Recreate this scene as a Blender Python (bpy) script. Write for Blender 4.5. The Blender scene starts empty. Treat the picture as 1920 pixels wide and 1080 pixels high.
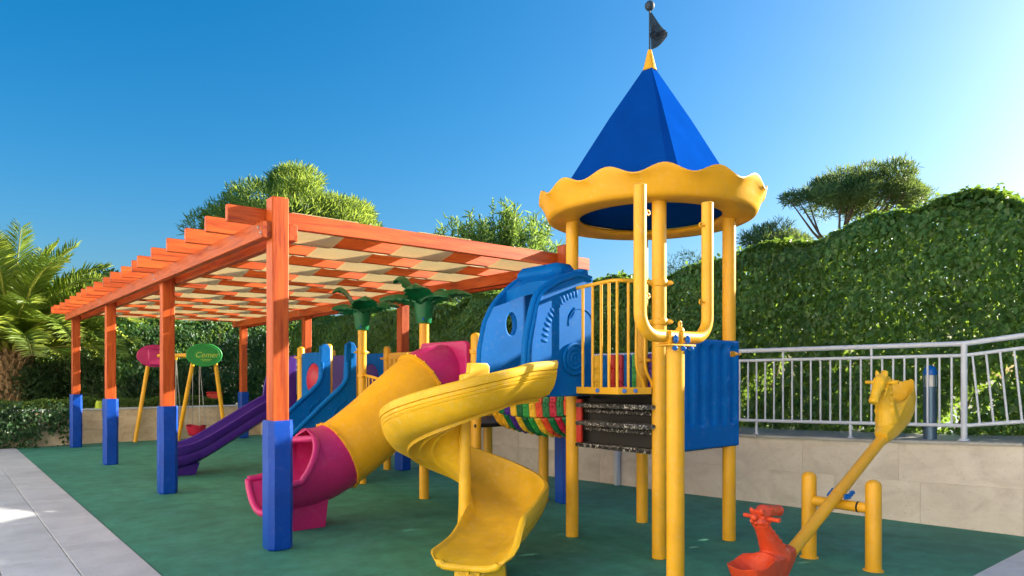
import bpy, math, random
import numpy as np
from mathutils import Vector, Matrix

# ------------------------------------------------------------------ camera, sky, sun, exposure
scene = bpy.context.scene
R = math.radians
CA, SA = 0.771, 0.637          # play-area axes: X = across the pergola, Y = along it
CAM_H = 1.5
cam = bpy.data.cameras.new('camera')
cam.sensor_width = 36.0
cam.lens = 1313.0 / 1920.0 * 36.0
cam.shift_y = 165.0 / 1920.0
cam.clip_end = 2000
cam_o = bpy.data.objects.new('camera', cam)
scene.collection.objects.link(cam_o)
cam_o.location = (0, 0, CAM_H)
cam_o.rotation_euler = (R(90), 0, -math.atan2(SA, CA))
scene.camera = cam_o

SUN_EL = 20.2
SUN_DIR = Vector((0.963 * math.cos(R(SUN_EL)), -0.268 * math.cos(R(SUN_EL)), math.sin(R(SUN_EL))))
world = bpy.data.worlds.new('World')
scene.world = world
world.use_nodes = True
wn, wl = world.node_tree.nodes, world.node_tree.links
wn.clear()
sky = wn.new('ShaderNodeTexSky')
sky.sky_type = 'NISHITA'
sky.sun_disc = False
sky.sun_elevation = R(SUN_EL)
sky.sun_rotation = math.atan2(SUN_DIR.x, SUN_DIR.y)
sky.altitude = 600
sky.air_density = 1.3
sky.dust_density = 3.6
sky.ozone_density = 6.0
hs = wn.new('ShaderNodeHueSaturation')
hs.inputs['Saturation'].default_value = 1.3
hs.inputs['Hue'].default_value = 0.494
bg = wn.new('ShaderNodeBackground')
bg.inputs['Strength'].default_value = 0.058
wo = wn.new('ShaderNodeOutputWorld')
wl.new(sky.outputs[0], hs.inputs['Color'])
wl.new(hs.outputs[0], bg.inputs[0])
wl.new(bg.outputs[0], wo.inputs[0])

sun = bpy.data.lights.new('sun', 'SUN')
sun.energy = 4.7
sun.angle = R(0.5)
sun.color = (1.0, 0.90, 0.74)
sun_o = bpy.data.objects.new('sun', sun)
scene.collection.objects.link(sun_o)
sun_o.rotation_euler = SUN_DIR.to_track_quat('Z', 'Y').to_euler()

scene.view_settings.view_transform = 'Standard'
scene.view_settings.look = 'None'
scene.view_settings.exposure = 1.9
scene.view_settings.gamma = 1.0
scene.render.film_transparent = False
try:
    scene.cycles.max_bounces = 8
    scene.cycles.transparent_max_bounces = 8
    scene.cycles.use_denoising = True
except Exception:
    pass

random.seed(7)
rng = np.random.default_rng(11)
COL = scene.collection


# ------------------------------------------------------------------ helpers
def W(cx, d):
    """camera-relative ground position (right, ahead) -> play-area x, y"""
    return (cx * CA + d * SA, -cx * SA + d * CA)


def PX(px, d):
    """the spot at d metres ahead on the ray through photograph column px"""
    return W((px - 960.0) / 1313.0 * d, d)


WLOC = {}


def link(o, parent, loc):
    COL.objects.link(o)
    WLOC[o.name] = Vector(loc)
    if parent is not None:
        o.parent = parent
        o.location = Vector(loc) - WLOC[parent.name]
    else:
        o.location = loc
    return o


def tag(o, label=None, cat=None, group=None, kind=None):
    if label: o['label'] = label
    if cat: o['category'] = cat
    if group: o['group'] = group
    if kind: o['kind'] = kind
    return o


def empty(name, loc, label=None, cat=None, group=None, kind=None):
    o = bpy.data.objects.new(name, None)
    o.empty_display_size = 0.1
    link(o, None, loc)
    return tag(o, label, cat, group, kind)


def finish_mesh(me, name, mat, parent, smooth=None, loc=None):
    """mesh in world coordinates -> object whose origin sits at the mesh's base centre"""
    n = len(me.vertices)
    co = np.empty(n * 3, dtype=np.float32)
    me.vertices.foreach_get('co', co)
    co = co.reshape(-1, 3)
    if loc is None:
        lo, hi = co.min(0), co.max(0)
        loc = ((lo[0] + hi[0]) / 2, (lo[1] + hi[1]) / 2, lo[2])
    co -= np.array(loc, dtype=np.float32)
    me.vertices.foreach_set('co', co.ravel())
    if mat is not None:
        me.materials.clear()
        me.materials.append(mat)
    if smooth == 'all':
        me.polygons.foreach_set('use_smooth', np.ones(len(me.polygons), dtype=bool))
    elif smooth:
        me.polygons.foreach_set('use_smooth', np.ones(len(me.polygons), dtype=bool))
        me.set_sharp_from_angle(angle=R(smooth))
    me.update()
    o = bpy.data.objects.new(name, me)
    return link(o, parent, loc)


class MB:
    def __init__(self):
        self.v, self.f = [], []

    def add(self, vs, fs):
        b = len(self.v)
        self.v += [tuple(p) for p in vs]
        self.f += [tuple(i + b for i in q) for q in fs]
        return self

    def box(self, a, b, c=0.004, rot=None, org=None):
        x0, y0, z0 = [min(a[i], b[i]) for i in range(3)]
        x1, y1, z1 = [max(a[i], b[i]) for i in range(3)]
        c = min(c, (x1 - x0) * .45, (y1 - y0) * .45, (z1 - z0) * .45)
        vs, idx = [], {}
        for i in (0, 1):
            for j in (0, 1):
                for k in (0, 1):
                    X, Y, Z = (x0, x1)[i], (y0, y1)[j], (z0, z1)[k]
                    sx, sy, sz = (c, -c)[i], (c, -c)[j], (c, -c)[k]
                    for ax, p in enumerate(((X, Y + sy, Z + sz), (X + sx, Y, Z + sz), (X + sx, Y + sy, Z))):
                        idx[(i, j, k, ax)] = len(vs)
                        vs.append(p)
        fs = []
        g = lambda i, j, k, ax: idx[(i, j, k, ax)]
        for i in (0, 1):
            fs.append([g(i, 0, 0, 0), g(i, 1, 0, 0), g(i, 1, 1, 0), g(i, 0, 1, 0)])
            fs.append([g(0, i, 0, 1), g(1, i, 0, 1), g(1, i, 1, 1), g(0, i, 1, 1)])
            fs.append([g(0, 0, i, 2), g(1, 0, i, 2), g(1, 1, i, 2), g(0, 1, i, 2)])
        for i in (0, 1):
            for j in (0, 1):
                fs.append([g(i, j, 0, 0), g(i, j, 1, 0), g(i, j, 1, 1), g(i, j, 0, 1)])
                fs.append([g(i, 0, j, 0), g(i, 1, j, 0), g(i, 1, j, 2), g(i, 0, j, 2)])
                fs.append([g(0, i, j, 1), g(1, i, j, 1), g(1, i, j, 2), g(0, i, j, 2)])
                for k in (0, 1):
                    fs.append([g(i, j, k, 0), g(i, j, k, 1), g(i, j, k, 2)])
        if rot is not None:
            o = Vector(org)
            vs = [rot @ (Vector(p) - o) + o for p in vs]
        return self.add(vs, fs)

    def tube(self, pts, r, seg=14, caps=True, up=(0, 0, 1), dome=False):
        pts = [Vector(p) for p in pts]
        n = len(pts)
        rs = r if isinstance(r, (list, tuple)) else [r] * n
        tang = []
        for i in range(n):
            t = pts[min(i + 1, n - 1)] - pts[max(i - 1, 0)]
            tang.append(t.normalized())
        u = Vector(up)
        if abs(u.dot(tang[0])) > .95:
            u = Vector((1, 0, 0))
        nrm = (u - tang[0] * u.dot(tang[0])).normalized()
        vs, fs = [], []
        if dome:   # round the far end
            ext = []
            for k in (1, 2, 3):
                a = k / 3 * math.pi / 2
                ext.append((pts[-1] + tang[-1] * rs[-1] * .8 * math.sin(a), max(rs[-1] * math.cos(a), 1e-4)))
            pts += [e[0] for e in ext]
            rs = list(rs) + [e[1] for e in ext]
            tang += [tang[-1]] * 3
            n = len(pts)
        for i in range(n):
            t = tang[i]
            nrm = (nrm - t * nrm.dot(t)).normalized()
            b = t.cross(nrm)
            for k in range(seg):
                a = 2 * math.pi * k / seg
                vs.append(pts[i] + (nrm * math.cos(a) + b * math.sin(a)) * rs[i])
        for i in range(n - 1):
            for k in range(seg):
                k2 = (k + 1) % seg
                fs.append((i * seg + k, i * seg + k2, (i + 1) * seg + k2, (i + 1) * seg + k))
        if caps:
            fs.append(tuple(reversed(range(seg))))
            fs.append(tuple((n - 1) * seg + k for k in range(seg)))
        return self.add(vs, fs)

    def lathe(self, prof, c, seg=32, axis=None):
        """prof: (r, z) list; c: centre; closed ring if first == last"""
        vs, fs = [], []
        m = len(prof)
        for k in range(seg):
            a = 2 * math.pi * k / seg
            for r, z in prof:
                vs.append(Vector((r * math.cos(a), r * math.sin(a), z)))
        for k in range(seg):
            k2 = (k + 1) % seg
            for i in range(m - 1):
                fs.append((k * m + i, k2 * m + i, k2 * m + i + 1, k * m + i + 1))
        if axis is not None:
            q = Vector((0, 0, 1)).rotation_difference(Vector(axis))
            vs = [q @ p for p in vs]
        vs = [p + Vector(c) for p in vs]
        return self.add(vs, fs)

    def ball(self, c, r, seg=14, rings=8, rot=None):
        rx, ry, rz = r if isinstance(r, (tuple, list)) else (r, r, r)
        vs, fs = [], []
        for i in range(rings + 1):
            t = math.pi * i / rings
            for k in range(seg):
                a = 2 * math.pi * k / seg
                p = Vector((rx * math.sin(t) * math.cos(a), ry * math.sin(t) * math.sin(a), rz * math.cos(t)))
                vs.append((rot @ p if rot is not None else p) + Vector(c))
        for i in range(rings):
            for k in range(seg):
                k2 = (k + 1) % seg
                fs.append((i * seg + k, (i + 1) * seg + k, (i + 1) * seg + k2, i * seg + k2))
        return self.add(vs, fs)

    def sweep(self, secs, closed=True, caps=True):
        """secs: list of equal-length point loops"""
        m = len(secs[0])
        vs = [p for s in secs for p in s]
        fs = []
        for i in range(len(secs) - 1):
            for k in range(m if closed else m - 1):
                k2 = (k + 1) % m
                fs.append((i * m + k, i * m + k2, (i + 1) * m + k2, (i + 1) * m + k))
        if caps and closed:
            fs.append(tuple(reversed(range(m))))
            fs.append(tuple((len(secs) - 1) * m + k for k in range(m)))
        return self.add(vs, fs)

    def mesh(self, name='part', fix=True):
        me = bpy.data.meshes.new(name)
        me.from_pydata([tuple(p) for p in self.v], [], self.f)
        if fix:
            import bmesh
            bm = bmesh.new()
            bm.from_mesh(me)
            bmesh.ops.remove_doubles(bm, verts=bm.verts, dist=1e-5)
            bmesh.ops.recalc_face_normals(bm, faces=bm.faces)
            bm.to_mesh(me)
            bm.free()
        return me

    def build(self, name, mat, parent=None, smooth=40, loc=None):
        return finish_mesh(self.mesh(name), name, mat, parent, smooth, loc)


def curve_mesh(splines, thick, bevel=0.004):
    cu = bpy.data.curves.new('tmp', 'CURVE')
    cu.dimensions = '2D'
    cu.fill_mode = 'BOTH'
    cu.extrude = max(thick / 2 - bevel, 0.0005)
    cu.bevel_depth = bevel
    cu.bevel_resolution = 1
    for pts in splines:
        sp = cu.splines.new('POLY')
        sp.points.add(len(pts) - 1)
        for i, p in enumerate(pts):
            sp.points[i].co = (p[0], p[1], 0, 1)
        sp.use_cyclic_u = True
    ob = bpy.data.objects.new('tmp', cu)
    me = ob.to_mesh().copy()
    ob.to_mesh_clear()
    bpy.data.objects.remove(ob)
    bpy.data.curves.remove(cu)
    return me


def text_mesh(s, size, thick, shear=0.0):
    cu = bpy.data.curves.new('tmp', 'FONT')
    cu.body = s
    cu.size = size
    cu.extrude = thick
    cu.shear = shear
    cu.align_x = 'CENTER'
    cu.align_y = 'CENTER'
    cu.offset = size * 0.012
    ob = bpy.data.objects.new('tmp', cu)
    me = ob.to_mesh().copy()
    ob.to_mesh_clear()
    bpy.data.objects.remove(ob)
    bpy.data.curves.remove(cu)
    return me


def frame(o, ex, ey):
    """4x4 with plane axes ex, ey at o"""
    ex, ey = Vector(ex).normalized(), Vector(ey).normalized()
    ez = ex.cross(ey).normalized()
    M = Matrix.Identity(4)
    for i in range(3):
        M[i][0], M[i][1], M[i][2], M[i][3] = ex[i], ey[i], ez[i], o[i]
    return M


def plate(name, outline, holes, thick, M, mat, parent, bevel=0.006, smooth=35):
    me = curve_mesh([outline] + list(holes), thick, bevel)
    me.transform(M)
    return finish_mesh(me, name, mat, parent, smooth)


def rrect(x0, y0, x1, y1, r, n=5):
    r = min(r, (x1 - x0) / 2 - 1e-4, (y1 - y0) / 2 - 1e-4)
    out = []
    for cx, cy, a0 in ((x1 - r, y0 + r, -90), (x1 - r, y1 - r, 0), (x0 + r, y1 - r, 90), (x0 + r, y0 + r, 180)):
        for k in range(n + 1):
            a = R(a0 + 90 * k / n)
            out.append((cx + r * math.cos(a), cy + r * math.sin(a)))
    return out


def circ(cx, cy, rx, ry=None, n=28):
    ry = ry or rx
    return [(cx + rx * math.cos(2 * math.pi * k / n), cy + ry * math.sin(2 * math.pi * k / n)) for k in range(n)]


def spline(pts, n=8):
    """Catmull-Rom through points"""
    P = [np.array(p, float) for p in pts]
    P = [2 * P[0] - P[1]] + P + [2 * P[-1] - P[-2]]
    out = []
    for i in range(1, len(P) - 2):
        for k in range(n):
            t = k / n
            a, b, c, d = P[i - 1], P[i], P[i + 1], P[i + 2]
            out.append(.5 * ((2 * b) + (-a + c) * t + (2 * a - 5 * b + 4 * c - d) * t * t + (-a + 3 * b - 3 * c + d) * t ** 3))
    out.append(P[-2])
    return out


def sm(t):
    t = min(max(t, 0), 1)
    return t * t * (3 - 2 * t)


def np_mesh(name, V, F):
    """V (n,3), F (m,k) arrays -> mesh"""
    me = bpy.data.meshes.new(name)
    n, (m, k) = len(V), F.shape
    me.vertices.add(n)
    me.vertices.foreach_set('co', np.ascontiguousarray(V, dtype=np.float32).ravel())
    me.loops.add(m * k)
    me.loops.foreach_set('vertex_index', np.ascontiguousarray(F, dtype=np.int32).ravel())
    me.polygons.add(m)
    me.polygons.foreach_set('loop_start', np.arange(0, m * k, k, dtype=np.int32))
    me.polygons.foreach_set('loop_total', np.full(m, k, dtype=np.int32))
    me.update(calc_edges=True)
    return me


def unit(v):
    return v / np.maximum(np.linalg.norm(v, axis=1, keepdims=True), 1e-9)


def leaf_arrays(P, N, L, aspect=0.55, fold=0.25, T=None, droop=0.0):
    """six-vertex folded leaves at P with facing N, length L, pointing along T"""
    n = len(P)
    N = unit(N)
    if T is None:
        T = rng.normal(size=(n, 3))
    T = unit(T - N * (T * N).sum(1, keepdims=True))
    B = np.cross(N, T)
    L = np.broadcast_to(np.asarray(L, float).reshape(-1, 1), (n, 1))
    w = L * aspect * .5
    f = w * fold * 2
    pts = [P, P + T * L * .3 + B * w + N * f, P + T * L * .68 + B * w * .8 + N * (f * .8 - droop * L * .2), P + T * L - N * droop * L * .5,
           P + T * L * .68 - B * w * .8 + N * (f * .8 - droop * L * .2), P + T * L * .3 - B * w + N * f]
    V = np.stack(pts, 1).reshape(-1, 3)
    b = (np.arange(n) * 6)[:, None]
    F = np.concatenate([b + np.array([[0, 5, 4, 3]]), b + np.array([[0, 3, 2, 1]])], 1).reshape(-1, 4)
    return V, F


def foliage(name, P, N, L, mat, parent, aspect=.55, fold=.25, T=None, droop=0., loc=None):
    V, F = leaf_arrays(P, N, L, aspect, fold, T, droop)
    me = np_mesh(name, V, F)
    return finish_mesh(me, name, mat, parent, None, loc)


# ------------------------------------------------------------------ materials
MATS = {}


def nodes_of(name):
    m = bpy.data.materials.new(name)
    m.use_nodes = True
    nt = m.node_tree
    return m, nt.nodes, nt.links, nt.nodes['Principled BSDF']


def ramp(nd, stops):
    r = nd.new('ShaderNodeValToRGB')
    el = r.color_ramp.elements
    while len(el) < len(stops):
        el.new(0.5)
    for e, (p, c) in zip(el, stops):
        e.position = p
        e.color = (c[0], c[1], c[2], 1)
    return r


def mul(c, k):
    return tuple(min(x * k, 1) for x in c)


def coords(nd, ln, scale=(1, 1, 1), space='Object'):
    tc = nd.new('ShaderNodeTexCoord')
    mp = nd.new('ShaderNodeMapping')
    mp.inputs['Scale'].default_value = scale
    ln.new(tc.outputs[space], mp.inputs[0])
    return mp.outputs[0]


def noise(nd, ln, vec, scale, detail=4, rough=.55):
    n = nd.new('ShaderNodeTexNoise')
    n.inputs['Scale'].default_value = scale
    n.inputs['Detail'].default_value = detail
    n.inputs['Roughness'].default_value = rough
    if vec is not None:
        ln.new(vec, n.inputs['Vector'])
    return n


def bump(nd, ln, p, h, strength, dist=0.01):
    b = nd.new('ShaderNodeBump')
    b.inputs['Strength'].default_value = strength
    b.inputs['Distance'].default_value = dist
    ln.new(h, b.inputs['Height'])
    ln.new(b.outputs[0], p.inputs['Normal'])


def plastic(name, col, rough=.38, var=.12, scuff=.0, peel=.10, spec=.4):
    m, nd, ln, p = nodes_of(name)
    v = coords(nd, ln)
    n = noise(nd, ln, v, 3.2, 5)
    r = ramp(nd, [(.3, mul(col, 1 - var)), (.7, mul(col, 1 + var * .5))])
    ln.new(n.outputs[0], r.inputs[0])
    out = r.outputs[0]
    n2 = noise(nd, ln, v, 22, 6, .7)
    if scuff:
        r2 = ramp(nd, [(.54, (0, 0, 0)), (.72, (scuff,) * 3)])
        ln.new(n2.outputs[0], r2.inputs[0])
        mx = nd.new('ShaderNodeMix')
        mx.data_type = 'RGBA'
        ln.new(r2.outputs[0], mx.inputs[0])
        ln.new(out, mx.inputs[6])
        g = sum(col) / 3
        mx.inputs[7].default_value = tuple(c * .6 + g * .4 + .08 for c in col) + (1,)
        out = mx.outputs[2]
    ln.new(out, p.inputs['Base Color'])
    rr = nd.new('ShaderNodeMapRange')
    rr.inputs[3].default_value = rough - .08
    rr.inputs[4].default_value = rough + .14
    ln.new(n2.outputs[0], rr.inputs[0])
    ln.new(rr.outputs[0], p.inputs['Roughness'])
    p.inputs['Specular IOR Level'].default_value = spec
    n3 = noise(nd, ln, v, 180, 2)
    bump(nd, ln, p, n3.outputs[0], peel, .002)
    MATS[name] = m
    return m


def wood(name, axis):
    m, nd, ln, p = nodes_of(name)
    s = [9, 9, 9]
    s[axis] = .7
    v = coords(nd, ln, tuple(s))
    oi = nd.new('ShaderNodeObjectInfo')
    add = nd.new('ShaderNodeVectorMath')
    ln.new(v, add.inputs[0])
    ml = nd.new('ShaderNodeMath')
    ml.operation = 'MULTIPLY'
    ml.inputs[1].default_value = 40
    ln.new(oi.outputs['Random'], ml.inputs[0])
    ln.new(ml.outputs[0], add.inputs[1])
    n = noise(nd, ln, add.outputs[0], 2.2, 8, .65)
    n.inputs['Distortion'].default_value = .7
    r = ramp(nd, [(.28, (.22, .020, .005)), (.47, (.45, .072, .010)), (.62, (.55, .105, .016)), (.8, (.37, .052, .008))])
    ln.new(n.outputs[0], r.inputs[0])
    # knots and board-to-board tint
    vk = coords(nd, ln, tuple(2.2 if i != axis else .9 for i in range(3)))
    k = nd.new('ShaderNodeTexVoronoi')
    k.inputs['Scale'].default_value = 2.2
    ln.new(vk, k.inputs['Vector'])
    kr = ramp(nd, [(.03, (.35, .35, .35)), (.075, (1, 1, 1))])
    ln.new(k.outputs['Distance'], kr.inputs[0])
    mx = nd.new('ShaderNodeMix')
    mx.data_type = 'RGBA'
    mx.blend_type = 'MULTIPLY'
    mx.inputs[0].default_value = .8
    ln.new(r.outputs[0], mx.inputs[6])
    ln.new(kr.outputs[0], mx.inputs[7])
    h2 = nd.new('ShaderNodeHueSaturation')
    mr = nd.new('ShaderNodeMapRange')
    mr.inputs[3].default_value = .82
    mr.inputs[4].default_value = 1.18
    ln.new(oi.outputs['Random'], mr.inputs[0])
    ln.new(mr.outputs[0], h2.inputs['Value'])
    ln.new(mx.outputs[2], h2.inputs['Color'])
    ln.new(h2.outputs[0], p.inputs['Base Color'])
    p.inputs['Roughness'].default_value = .45
    p.inputs['Specular IOR Level'].default_value = .35
    bump(nd, ln, p, n.outputs[0], .35, .004)
    MATS[name] = m
    return m


def leafmat(name, c1, c2, trans, tmix=.4, rough=.45, spec=.4):
    m, nd, ln, p = nodes_of(name)
    g = nd.new('ShaderNodeNewGeometry')
    r = ramp(nd, [(0, c1), (.75, c2), (1, mul(c2, 1.35))])
    ln.new(g.outputs['Random Per Island'], r.inputs[0])
    v = coords(nd, ln)
    n = noise(nd, ln, v, .9, 3)
    mr = nd.new('ShaderNodeMapRange')
    mr.inputs[1].default_value = .3
    mr.inputs[2].default_value = .7
    mr.inputs[3].default_value = .7
    mr.inputs[4].default_value = 1.3
    ln.new(n.outputs[0], mr.inputs[0])
    h = nd.new('ShaderNodeHueSaturation')
    ln.new(mr.outputs[0], h.inputs['Value'])
    ln.new(r.outputs[0], h.inputs['Color'])
    ln.new(h.outputs[0], p.inputs['Base Color'])
    p.inputs['Roughness'].default_value = rough
    p.inputs['Specular IOR Level'].default_value = spec
    t = nd.new('ShaderNodeBsdfTranslucent')
    t.inputs[0].default_value = trans + (1,)
    mx = nd.new('ShaderNodeMixShader')
    mx.inputs[0].default_value = tmix
    out = nd['Material Output']
    ln.new(p.outputs[0], mx.inputs[1])
    ln.new(t.outputs[0], mx.inputs[2])
    ln.new(mx.outputs[0], out.inputs[0])
    MATS[name] = m
    return m


def stone(name, c1, c2, c3, scale=3.0, pits=.0, rough=.6, island=True):
    m, nd, ln, p = nodes_of(name)
    v = coords(nd, ln, (1, 1, 1.6))
    oi = nd.new('ShaderNodeObjectInfo')
    add = nd.new('ShaderNodeVectorMath')
    ml = nd.new('ShaderNodeMath')
    ml.operation = 'MULTIPLY'
    ml.inputs[1].default_value = 23
    ln.new(oi.outputs['Random'], ml.inputs[0])
    ln.new(v, add.inputs[0])
    ln.new(ml.outputs[0], add.inputs[1])
    n = noise(nd, ln, add.outputs[0], scale, 9, .62)
    n.inputs['Distortion'].default_value = .5
    r = ramp(nd, [(.3, c1), (.52, c2), (.72, c3)])
    ln.new(n.outputs[0], r.inputs[0])
    h = nd.new('ShaderNodeHueSaturation')
    mr = nd.new('ShaderNodeMapRange')
    mr.inputs[3].default_value = .92
    mr.inputs[4].default_value = 1.06
    ln.new(oi.outputs['Random'], mr.inputs[0])
    ln.new(mr.outputs[0], h.inputs['Value'])
    ln.new(r.outputs[0], h.inputs['Color'])
    out = h.outputs[0]
    if pits:
        n2 = noise(nd, ln, add.outputs[0], 34, 3, .6)
        pr = ramp(nd, [(.30, (1 - pits,) * 3), (.40, (1, 1, 1))])
        ln.new(n2.outputs[0], pr.inputs[0])
        mx = nd.new('ShaderNodeMix')
        mx.data_type = 'RGBA'
        mx.blend_type = 'MULTIPLY'
        mx.inputs[0].default_value = 1
        ln.new(out, mx.inputs[6])
        ln.new(pr.outputs[0], mx.inputs[7])
        out = mx.outputs[2]
        bump(nd, ln, p, n2.outputs[0], .3, .004)
    else:
        bump(nd, ln, p, n.outputs[0], .2, .004)
    ln.new(out, p.inputs['Base Color'])
    p.inputs['Roughness'].default_value = rough
    MATS[name] = m
    return m


YEL = plastic('yellow_paint', (.80, .41, .016), .36, .14, scuff=.35)
SLY = plastic('yellow_plastic', (.82, .49, .020), .42, .22, scuff=.5)
TUY = plastic('yellow_tube_plastic', (.86, .44, .012), .40, .13, scuff=.3)
HOOD = plastic('blue_plastic', (.001, .125, .46), .52, .16, scuff=.18, spec=.06)
ROOF = plastic('deep_blue_plastic', (.002, .050, .30), .7, .12, spec=.0)
PADB = plastic('blue_vinyl_pad', (.002, .060, .42), .36, .16, scuff=.18, peel=.3, spec=.3)
PINK = plastic('pink_plastic', (.52, .020, .165), .36, .12, scuff=.25)
PURP = plastic('purple_plastic', (.055, .014, .24), .34, .10, scuff=.15)
CRIM = plastic('crimson_plastic', (.45, .010, .045), .38, .1)
REDP = plastic('red_plastic', (.50, .018, .012), .42, .1)
ORNG = plastic('orange_plastic', (.72, .075, .022), .40, .14, scuff=.3)
GRNP = plastic('green_plastic', (.004, .16, .055), .40, .12, scuff=.15)
GRN2 = plastic('bright_green_plastic', (.02, .30, .06), .42, .1)
DGRN = plastic('dark_green_plastic', (.004, .11, .035), .42, .1)
LIME = plastic('lime_plastic', (.45, .60, .04), .5, .1)
LETT = plastic('pale_green_print', (.42, .62, .10), .5, .1)
NAVY = plastic('navy_flag', (.022, .045, .075), .6, .2)
BLCK = plastic('black_print', (.006, .007, .012), .5, .1)
CAPB = plastic('blue_bolt_cap', (.004, .12, .50), .35, .1)
WHTP = plastic('white_rail_paint', (.62, .68, .80), .35, .06, scuff=.15)
WHITE = plastic('white_label', (.8, .8, .8), .5, .04)
STEEL = plastic('blue_grey_steel', (.10, .17, .27), .3, .1)
STEEL.node_tree.nodes['Principled BSDF'].inputs['Metallic'].default_value = .55
CHAIN = plastic('zinc_chain', (.42, .42, .42), .4, .1)
CHAIN.node_tree.nodes['Principled BSDF'].inputs['Metallic'].default_value = .9
WOODX, WOODY, WOODZ = wood('stained_wood_across', 0), wood('stained_wood_along', 1), wood('stained_wood_upright', 2)

# woven shade cloth
m, nd, ln, p = nodes_of('shade_cloth')
v = coords(nd, ln, (60, 4, 4))
n = noise(nd, ln, v, 3, 5)
r = ramp(nd, [(.3, (.66, .54, .34)), (.7, (.82, .71, .48))])
ln.new(n.outputs[0], r.inputs[0])
ln.new(r.outputs[0], p.inputs['Base Color'])
p.inputs['Roughness'].default_value = .85
bump(nd, ln, p, n.outputs[0], .4, .004)
t = nd.new('ShaderNodeBsdfTranslucent')
t.inputs[0].default_value = (.95, .84, .58, 1)
mx = nd.new('ShaderNodeMixShader')
mx.inputs[0].default_value = .55
ln.new(p.outputs[0], mx.inputs[1])
ln.new(t.outputs[0], mx.inputs[2])
ln.new(mx.outputs[0], nd['Material Output'].inputs[0])
CLOTH = m

# green rubber safety floor
m, nd, ln, p = nodes_of('green_rubber')
v = coords(nd, ln)
a = noise(nd, ln, v, .55, 5, .6)
b = noise(nd, ln, v, 160, 3, .8)
st = noise(nd, ln, coords(nd, ln, (1, 1, 1)), 4.5, 6, .7)
r1 = ramp(nd, [(.30, (.034, .22, .145)), (.50, (.050, .30, .20)), (.72, (.075, .37, .25))])
ln.new(a.outputs[0], r1.inputs[0])
r2 = ramp(nd, [(.32, (.35, .35, .35)), (.5, (1, 1, 1)), (.72, (1.0, 1.0, 1.0))])
ln.new(b.outputs[0], r2.inputs[0])
r3 = ramp(nd, [(.30, (.50, .52, .52)), (.62, (1, 1, 1))])
ln.new(st.outputs[0], r3.inputs[0])
mx = nd.new('ShaderNodeMix'); mx.data_type = 'RGBA'; mx.blend_type = 'MULTIPLY'; mx.inputs[0].default_value = .7
ln.new(r1.outputs[0], mx.inputs[6]); ln.new(r2.outputs[0], mx.inputs[7])
mx2 = nd.new('ShaderNodeMix'); mx2.data_type = 'RGBA'; mx2.blend_type = 'MULTIPLY'; mx2.inputs[0].default_value = .8
ln.new(mx.outputs[2], mx2.inputs[6]); ln.new(r3.outputs[0], mx2.inputs[7])
wv = noise(nd, ln, v, 1.7, 7, .75)
rw_ = ramp(nd, [(.52, (0, 0, 0)), (.70, (.55, .55, .55))])
ln.new(wv.outputs[0], rw_.inputs[0])
mx3 = nd.new('ShaderNodeMix'); mx3.data_type = 'RGBA'
ln.new(rw_.outputs[0], mx3.inputs[0]); ln.new(mx2.outputs[2], mx3.inputs[6]); mx3.inputs[7].default_value = (.085, .30, .27, 1)
ln.new(mx3.outputs[2], p.inputs['Base Color'])
p.inputs['Roughness'].default_value = .72
bump(nd, ln, p, b.outputs[0], .6, .006)
RUBBER = m

# black granule rubber for the steps
m, nd, ln, p = nodes_of('granule_rubber')
v = coords(nd, ln)
vo = nd.new('ShaderNodeTexVoronoi'); vo.inputs['Scale'].default_value = 85
ln.new(v, vo.inputs['Vector'])
r = ramp(nd, [(.0, (.02, .02, .02)), (.55, (.05, .05, .048)), (.80, (.22, .21, .20)), (.97, (.75, .73, .70))])
sp = nd.new('ShaderNodeSeparateColor')
ln.new(vo.outputs['Color'], sp.inputs[0])
ln.new(sp.outputs[0], r.inputs[0])
ln.new(r.outputs[0], p.inputs['Base Color'])
p.inputs['Roughness'].default_value = .5
bump(nd, ln, p, vo.outputs['Distance'], 1.0, .012)
GRAN = m
BLKR = plastic('black_rubber', (.010, .010, .011), .5, .2)

TRAV = stone('travertine', (.56, .50, .44), (.70, .64, .57), (.78, .73, .66), 2.6, .2)
TRAV2 = stone('pitted_travertine', (.46, .35, .23), (.62, .50, .35), (.70, .59, .44), 3.2, .55)
COPE = stone('grey_coping', (.30, .30, .29), (.42, .42, .40), (.52, .51, .48), 3.0, .2, .45)
PAVE = stone('pale_paving', (.47, .50, .54), (.58, .61, .66), (.66, .69, .74), 2.2, .22, .5)
SOIL = stone('soil', (.05, .04, .025), (.09, .07, .045), (.13, .10, .07), 9, .3, .9)
FIELD = stone('dry_ground', (.10, .10, .05), (.15, .14, .07), (.2, .18, .1), 1.0, 0, .9)
BARK = stone('bark', (.07, .045, .03), (.13, .09, .06), (.2, .15, .1), 9, .3, .9)
PBARK = stone('palm_boot', (.16, .10, .05), (.30, .19, .10), (.45, .32, .18), 7, .3, .9)

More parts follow.
